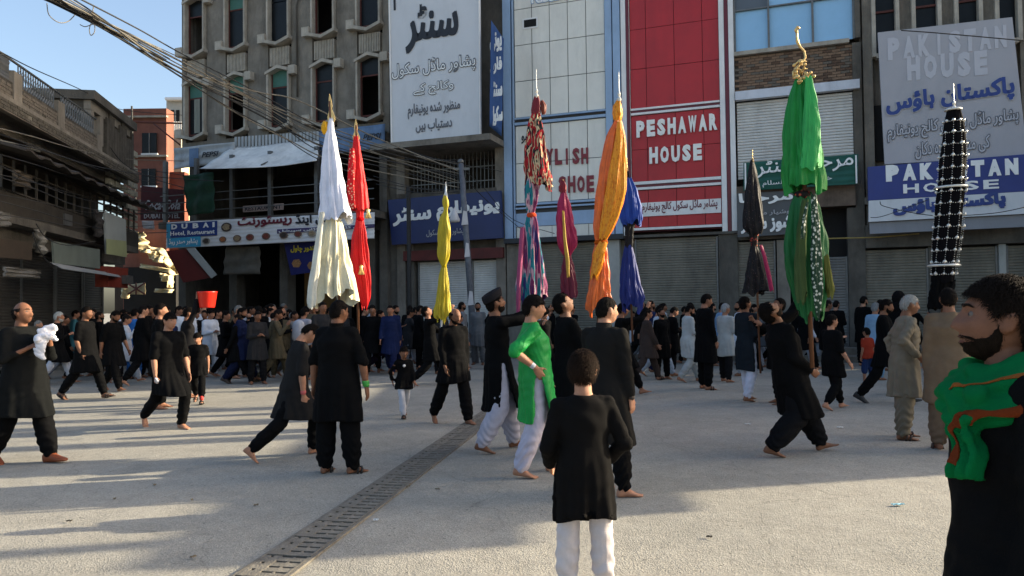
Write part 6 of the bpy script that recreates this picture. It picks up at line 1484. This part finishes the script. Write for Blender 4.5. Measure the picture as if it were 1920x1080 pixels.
drape(r,'magenta_edge_cloth',[(975,984,430),(970,979,500),(967,976,560),(968,974,600)],Y,SATIN,lin(150,60,100),3,.3,18,.03,b,dy=-.18,seg=32,squash=.5)
Y=12.6
r,b,a=standard('short maroon draped standard in front of the shoe shop letters',Y,(1056,350),(1068,640))
finial(r,b,(1055,336),(1056,350),Y,m=GOLD,style='thin')
MAR=lin(96,18,44)
drape(r,'red_knot',[(1053,1058,338),(1049,1063,348),(1051,1062,358),(1050,1061,366)],Y,SATIN,lin(120,20,34),5,.3,20,0,b,n=16,seg=40)
drape(r,'maroon_cloth',[(1051,1062,362),(1044,1070,385),(1041,1076,415),(1042,1083,448),(1046,1082,462),(1056,1070,478)],Y,SATIN,lin(150,24,70),7,.28,21,.03,b)
drape(r,'maroon_cloth',[(1058,1069,474),(1053,1076,500),(1052,1082,530),(1054,1086,556)],Y,SATIN,MAR,7,.3,22,.06,b)
drape(r,'gold_strip',[(1052,1056,400),(1054,1060,450),(1058,1066,490),(1060,1066,520)],Y,SATIN,lin(176,140,50),3,.2,23,.02,b,dy=-.28,seg=24,squash=.5)
Y=8.9
r,b,a=standard('tall orange and gold brocade draped standard',Y,(1162,190),(1118,640))
finial(r,b,(1163,135),(1161,190),Y,m=SILVER,style='thin')
drape(r,'gold_top_cloth',[(1158,1163,187),(1150,1166,198),(1148,1168,212),(1151,1165,224),(1153,1163,229)],Y,BROC,None,5,.2,24,0,b,n=20,seg=48)
drape(r,'orange_cloth',[(1152,1163,226),(1138,1168,248),(1126,1170,290),(1117,1170,340),(1114,1166,390),(1113,1151,430),(1116,1137,452)],Y,ORC,None,8,.24,25,.0,b)
drape(r,'brocade_cloth',[(1155,1164,230),(1150,1171,262),(1140,1172,310),(1132,1171,360),(1126,1160,405),(1122,1146,436),(1122,1136,450)],Y,BROC,None,6,.22,26,.0,b,dy=-.09,squash=.75)
drape(r,'orange_lower_cloth',[(1117,1137,452),(1111,1140,475),(1104,1143,520),(1099,1145,556),(1098,1146,580)],Y,ORC,None,8,.3,27,.1,b)
drape(r,'brocade_lower_cloth',[(1122,1137,455),(1112,1134,475),(1108,1128,500),(1104,1118,522)],Y,BROC,None,4,.26,28,.05,b,dy=-.1,seg=48)
tie(r,b,1115,1139,455,Y,lin(170,76,16),.025)
Y=12.8
r,b,a=standard('royal blue draped standard beside the red building',Y,(1175,320),(1186,640))
finial(r,b,(1175,296),(1176,322),Y,m=GOLD,style='thin')
BLU=lin(26,62,142)
drape(r,'black_knot',[(1172,1179,320),(1170,1182,330),(1171,1182,342)],Y,CLOTH,lin(20,22,34),5,.2,29,0,b,n=12,seg=32)
drape(r,'blue_cloth',[(1170,1184,334),(1167,1194,355),(1165,1202,385),(1164,1206,412),(1168,1205,420)],Y,SATIN,BLU,7,.28,30,.05,b)
drape(r,'black_band_cloth',[(1170,1192,415),(1171,1188,440),(1172,1187,464)],Y,SEQ,None,5,.2,31,0,b,seg=40)
drape(r,'blue_cloth',[(1172,1186,460),(1166,1194,490),(1162,1202,530),(1162,1208,560),(1165,1204,578)],Y,SATIN,lin(24,40,110),8,.34,32,.09,b)
Y=12.2
r,b,a=standard('black sequinned draped standard with a magenta strip before the grey shop sign',Y,(1410,300),(1426,700))
finial(r,b,(1410,280),(1411,304),Y,m=GOLD,style='thin')
drape(r,'black_sequin_cloth',[(1407,1413,300),(1402,1418,320),(1396,1424,360),(1393,1430,400),(1394,1433,428),(1400,1428,438)],Y,SEQ,None,8,.24,33,.05,b)
drape(r,'floral_band',[(1404,1424,430),(1406,1421,450),(1408,1420,464)],Y,FLOR,None,5,.2,34,0,b,seg=40)
drape(r,'black_lower_cloth',[(1407,1420,462),(1402,1428,485),(1396,1436,520),(1392,1440,548)],Y,SEQ,None,8,.3,35,.07,b)
drape(r,'magenta_strip',[(1416,1422,462),(1422,1430,485),(1430,1439,520),(1436,1444,546)],Y,SATIN,lin(150,20,72),3,.3,36,.02,b,dy=-.2,seg=28,squash=.5)
Y=7.75
r,b,a=standard('tall green draped standard crowned by an ornate gold finial',Y,(1500,150),(1523,690),r=.024)
GRC=lin(20,126,50)
def ornate():
    f=lambda x,y,d=0: (atY(x,y,Y).x-b[0],d,atY(x,y,Y).z); mb=MB()
    mb.tube([f(1500,152),f(1492,140),f(1494,126),f(1504,118),f(1510,108),f(1508,96),f(1500,88),f(1495,78),f(1494,66),f(1494,54)],[.026,.022,.015,.012,.011,.011,.013,.016,.012,.013],10)
    mb.tube([f(1494,62),f(1491,56),f(1495,50),f(1499,54)],.012,8)
    for i in range(18):
        x,y=1499+9*math.sin(i*2.4),150-i*1.9; mb.ball(f(x,y,.04*math.sin(i*1.7)),.012+.008*abs(math.sin(i*5.1)),8,5)
    mb.tube([f(1488,148),f(1487,134),f(1494,128),f(1503,132),f(1502,142),f(1508,124),f(1513,130)],.011,7); mb.tube([f(1490,122),f(1500,112),f(1512,116)],.010,7)
    part('finial',mb,GOLD,r,True)
    mb=MB()
    for i in range(14): x=1488+i*2.2; mb.ball(f(x+4*math.sin(i),150+7*math.sin(i*.45)+2*math.sin(i*3),-.08-.03*math.cos(i)),.02,8,5)
    part('tinsel_garland',mb,GOLD,r,True)
ornate()
drape(r,'green_cloth',[(1493,1508,146),(1486,1518,165),(1478,1530,200),(1472,1538,250),(1469,1545,300),(1468,1547,335),(1470,1546,356)],Y,SATIN,GRC,9,.30,37,.08,b)
drape(r,'light_green_cloth',[(1500,1512,152),(1498,1522,190),(1494,1530,240),(1488,1532,290),(1486,1530,318)],Y,SATIN,lin(50,160,80),4,.3,38,.06,b,dy=-.14,squash=.6,seg=64)
tie(r,b,1490,1518,366,Y,lin(110,100,60),.04,m=FLOR)
drape(r,'green_lower_cloth',[(1492,1520,362),(1482,1532,385),(1474,1544,430),(1470,1554,480),(1478,1556,520),(1490,1552,550),(1498,1546,590)],Y,SATIN,lin(18,92,44),8,.32,39,.08,b)
drape(r,'olive_cloth',[(1490,1502,380),(1480,1498,430),(1476,1496,500),(1478,1500,560)],Y,CLOTH,lin(66,82,50),5,.3,40,.07,b,dy=-.2,squash=.6,seg=56)
drape(r,'olive_cloth',[(1534,1546,480),(1538,1556,530),(1540,1560,550)],Y,CLOTH,lin(96,98,52),4,.3,41,.05,b,dy=-.1,squash=.6,seg=40)
drape(r,'sequin_strip',[(1502,1512,372),(1502,1518,430),(1500,1522,500),(1504,1524,550),(1510,1520,590)],Y,WSEQ,None,4,.3,42,.05,b,dy=-.26,squash=.45,seg=56)
drape(r,'sequin_strip',[(1490,1495,388),(1482,1490,420),(1480,1488,450)],Y,WSEQ,None,3,.3,43,.03,b,dy=-.3,squash=.4,seg=24)
Y=9.6
r,b,a=standard('black draped standard netted with silver beads before the blue and white house sign',Y,(1786,215),(1764,640),r=.02)
finial(r,b,(1792,156),(1789,206),Y,m=SILVER,style='thin')
bpts=[(1776,1798,206),(1770,1806,240),(1766,1808,290),(1762,1806,350),(1756,1802,420),(1752,1791,490),(1750,1788,530)]
drape(r,'black_cloth',bpts,Y,CLOTH,lin(16,15,17),6,.10,44,0,b,squash=1)
drape(r,'black_cloth',[(1746,1790,526),(1744,1786,550),(1742,1788,580)],Y,CLOTH,lin(14,14,15),8,.2,45,.04,b)
X_,Z_,R_s=stations(bpts,Y,60); bead=MB(); th=np.linspace(0,2*np.pi,9,endpoint=False)
for ri,i in enumerate(range(4,60,4)):
    rr=R_s[i]*1.10; 
    for j,t in enumerate(th):
        p=v3(X_[i]-b[0]+rr*math.cos(t),rr*math.sin(t),Z_[i]); bead.ball(p,.020+.004*math.sin(j*3+i),7,4)
        t2=th[(j+1)%9]; 
        for q in range(1,4):
            tt=t+(2*math.pi/9)*q/4; bead.ball((X_[i]-b[0]+rr*math.cos(tt),rr*math.sin(tt),Z_[i]-.012*math.sin(math.pi*q/4)),.007,4,3)
        if i+4<60:
            for q in range(1,5): 
                s_=q/5; bead.ball((X_[i]*(1-s_)+X_[i+4]*s_-b[0]+rr*math.cos(t),rr*math.sin(t),Z_[i]*(1-s_)+Z_[i+4]*s_),.006,4,3)
part('bead_netting',bead,SILVER,r,True,kind='stuff')
for y,w in ((206,1.1),(352,1.15),(498,1.1)):
    c_=atY(1787 if y==206 else 1783 if y==352 else 1770,y,Y); rr=.16*w; mb=MB()
    if y==206: rr=.09
    mb.tube([(c_.x-b[0]+rr*math.cos(t),rr*math.sin(t),c_.z) for t in np.linspace(0,2*math.pi,25)],.016,8); part('bead_collar',mb,SILVER,r,True)
r_=r

# ============================================================ THE CROWD (figures further back share a few sculpted bodies)
protos=[]
def proto(pose,**k):
    root,J=person('proto',0,0,1.70,0,pose,voxel=.0145,cvox=.018,group=CR,**k); protos.append(root); return root
proto(P(STAND,armR=(.15,.1,-1,-.4,.8,.2)),beard='short')
proto(WALK,hem=-.38)
proto(WALK2,beard='moustache')
proto(P(FOLD,head=(-10,0)))
proto(P(STAND,head=(16,10)),hem=-.42,beard='short')
proto(P(WALK,armR=(.3,.3,-.6,-.2,.6,.9),head=(-4,0)),hair='fringe')
proto(P(STAND,legL=(10,5,2,0),armL=(.3,-.1,-1,-.3,.5,-.8)),hair='short',fat=.6)
POSEN=['one arm bent','mid step','arms swinging','hands folded','gazing up','hand at chest','arm akimbo']
TOPS=[('black',BLK,BLK,.52),('charcoal',lin(44,44,46),BLK2,.08),('white',lin(186,190,198),lin(180,184,192),.17),('pale blue',lin(110,140,170),lin(100,130,160),.05),('grey',lin(108,110,112),lin(100,102,104),.07),('olive brown',lin(84,76,60),lin(80,72,56),.07),('navy',lin(28,36,66),lin(26,32,60),.04)]
rs=np.random.RandomState(21); spots=[]
def zone(X,Yv):
    q=(X/Yv)*FPX+960
    return q
def where(q):
    for lim,t in ((110,'by the far left shutters'),(200,'below the grey green board'),(262,'at the lane mouth'),(330,'under the lane awnings'),(400,'below the red canopy board'),(470,'under the blue DUBAI panel'),(545,'under the restaurant banner'),(610,'below the menu banner'),(700,'around the red standard'),(770,'left of the yellow standard'),(835,'by the yellow standard'),(900,'beside the street pole'),(1010,'behind the man in the black cap'),(1180,'behind the orange standard'),(1280,'before the red building'),(1345,'right of the red building'),(1460,'by the black sequinned standard'),(1560,'behind the green standard'),(1640,'behind the child in orange'),(1720,'behind the white haired man'),(3000,'at the far right')):
        if q<lim: return t
rows=[]
for Yv in (16.6,18.0,19.3,20.6,22.0,23.6,25.2,27.2):
    for q in np.arange(-20,1720,26*20/Yv): rows.append((q+rs.uniform(-9,9),Yv+rs.uniform(-.5,.5)))
n=0; used={}
cands=[]
for q,Yv in rows:
    X=(q-960)/FPX*Yv
    if Yv>25-.36*X-1.0 and not (q<345): continue
    if q<345 and X<-8.83-.193*Yv+1.4: continue
    dens=.97 if q<600 else .8 if q<830 else .6 if q<900 else .35 if q<1180 else .8 if q<1350 else .5 if q<1480 else .9 if q<1720 else .2
    if Yv<18 : dens*=.45 if q<620 else .12
    elif Yv<20 and q>620: dens*=.75
    if Yv>23.5 and q>620: continue
    if rs.rand()>dens: continue
    if any((X-a)**2+(Yv-b_)**2<.23 for a,b_ in spots): continue
    spots.append((X,Yv)); cands.append((q,X,Yv))
sleeve_skin=[SK,SKd,SKd,SKl]
for q,X,Yv in cands:
    pi=rs.randint(len(protos)); src=protos[pi]; c=copy_tree(src)
    ti=rs.choice(len(TOPS),p=[t[3] for t in TOPS]); nm,ct,cb,_=TOPS[ti]
    s=rs.normal(.995,.05); 
    if rs.rand()<.09: s*=.84
    s=min(s,1.09)
    c.location=(X,Yv,0); yaw=rs.choice([-90,-75,-110,-60,-140,180,20,80],p=[.24,.14,.16,.12,.1,.1,.08,.06])+rs.uniform(-12,12)
    c.rotation_euler=(0,0,math.radians(yaw)); c.scale=(s,s,s)
    sk=sleeve_skin[rs.randint(4)]; hc=HB if rs.rand()<.94 else lin(110,108,104)
    for ch in c.children:
        st=ch.name.split('.')[0]
        v=.85+.3*rs.rand()
        ch.color={'body':sk,'kurta':ct,'trousers':cb if rs.rand()<.85 else lin(150,152,158)}.get(st,hc)
        ch.color=(ch.color[0]*v,ch.color[1]*v,ch.color[2]*v,1)
    face='facing away' if -50<yaw<50 else 'facing the camera' if abs(abs(yaw)-180)<35 or yaw<-125 else 'facing left' if yaw>0 else 'facing right'
    size=' short' if s<.9 else ' tall' if s>1.035 else ''
    depth_='front row' if Yv<17.3 else 'second row' if Yv<18.7 else 'third row' if Yv<20 else 'fourth row' if Yv<21.3 else 'fifth row' if Yv<22.8 else 'rearmost row'
    L_=f"{size.strip()+' ' if size else ''}person in {nm}, {POSEN[pi]}, {face}, {where(q)}, {depth_}"
    if len(L_.split())>16: L_=f"{size.strip()+' ' if size else ''}person in {nm} {POSEN[pi]}, {where(q)}, {depth_}"
    if len(L_.split())>16: L_=f"person in {nm} {POSEN[pi]}, {where(q)}"
    if len(L_.split())>16: L_=f"person in {nm}, {face}, {where(q)}"
    if L_ in used: L_=L_.replace('person in',('lean ' if used[L_]==1 else 'stocky ')+'person in',1)
    if len(L_.split())>16: L_=L_.replace(', '+face,'')
    used[L_]=used.get(L_,0)+1
    c['label']=L_; c['group']=CR
for p_ in protos:
    for ch in list(p_.children): bpy.data.objects.remove(ch)
    bpy.data.objects.remove(p_)
print('crowd',len(cands))
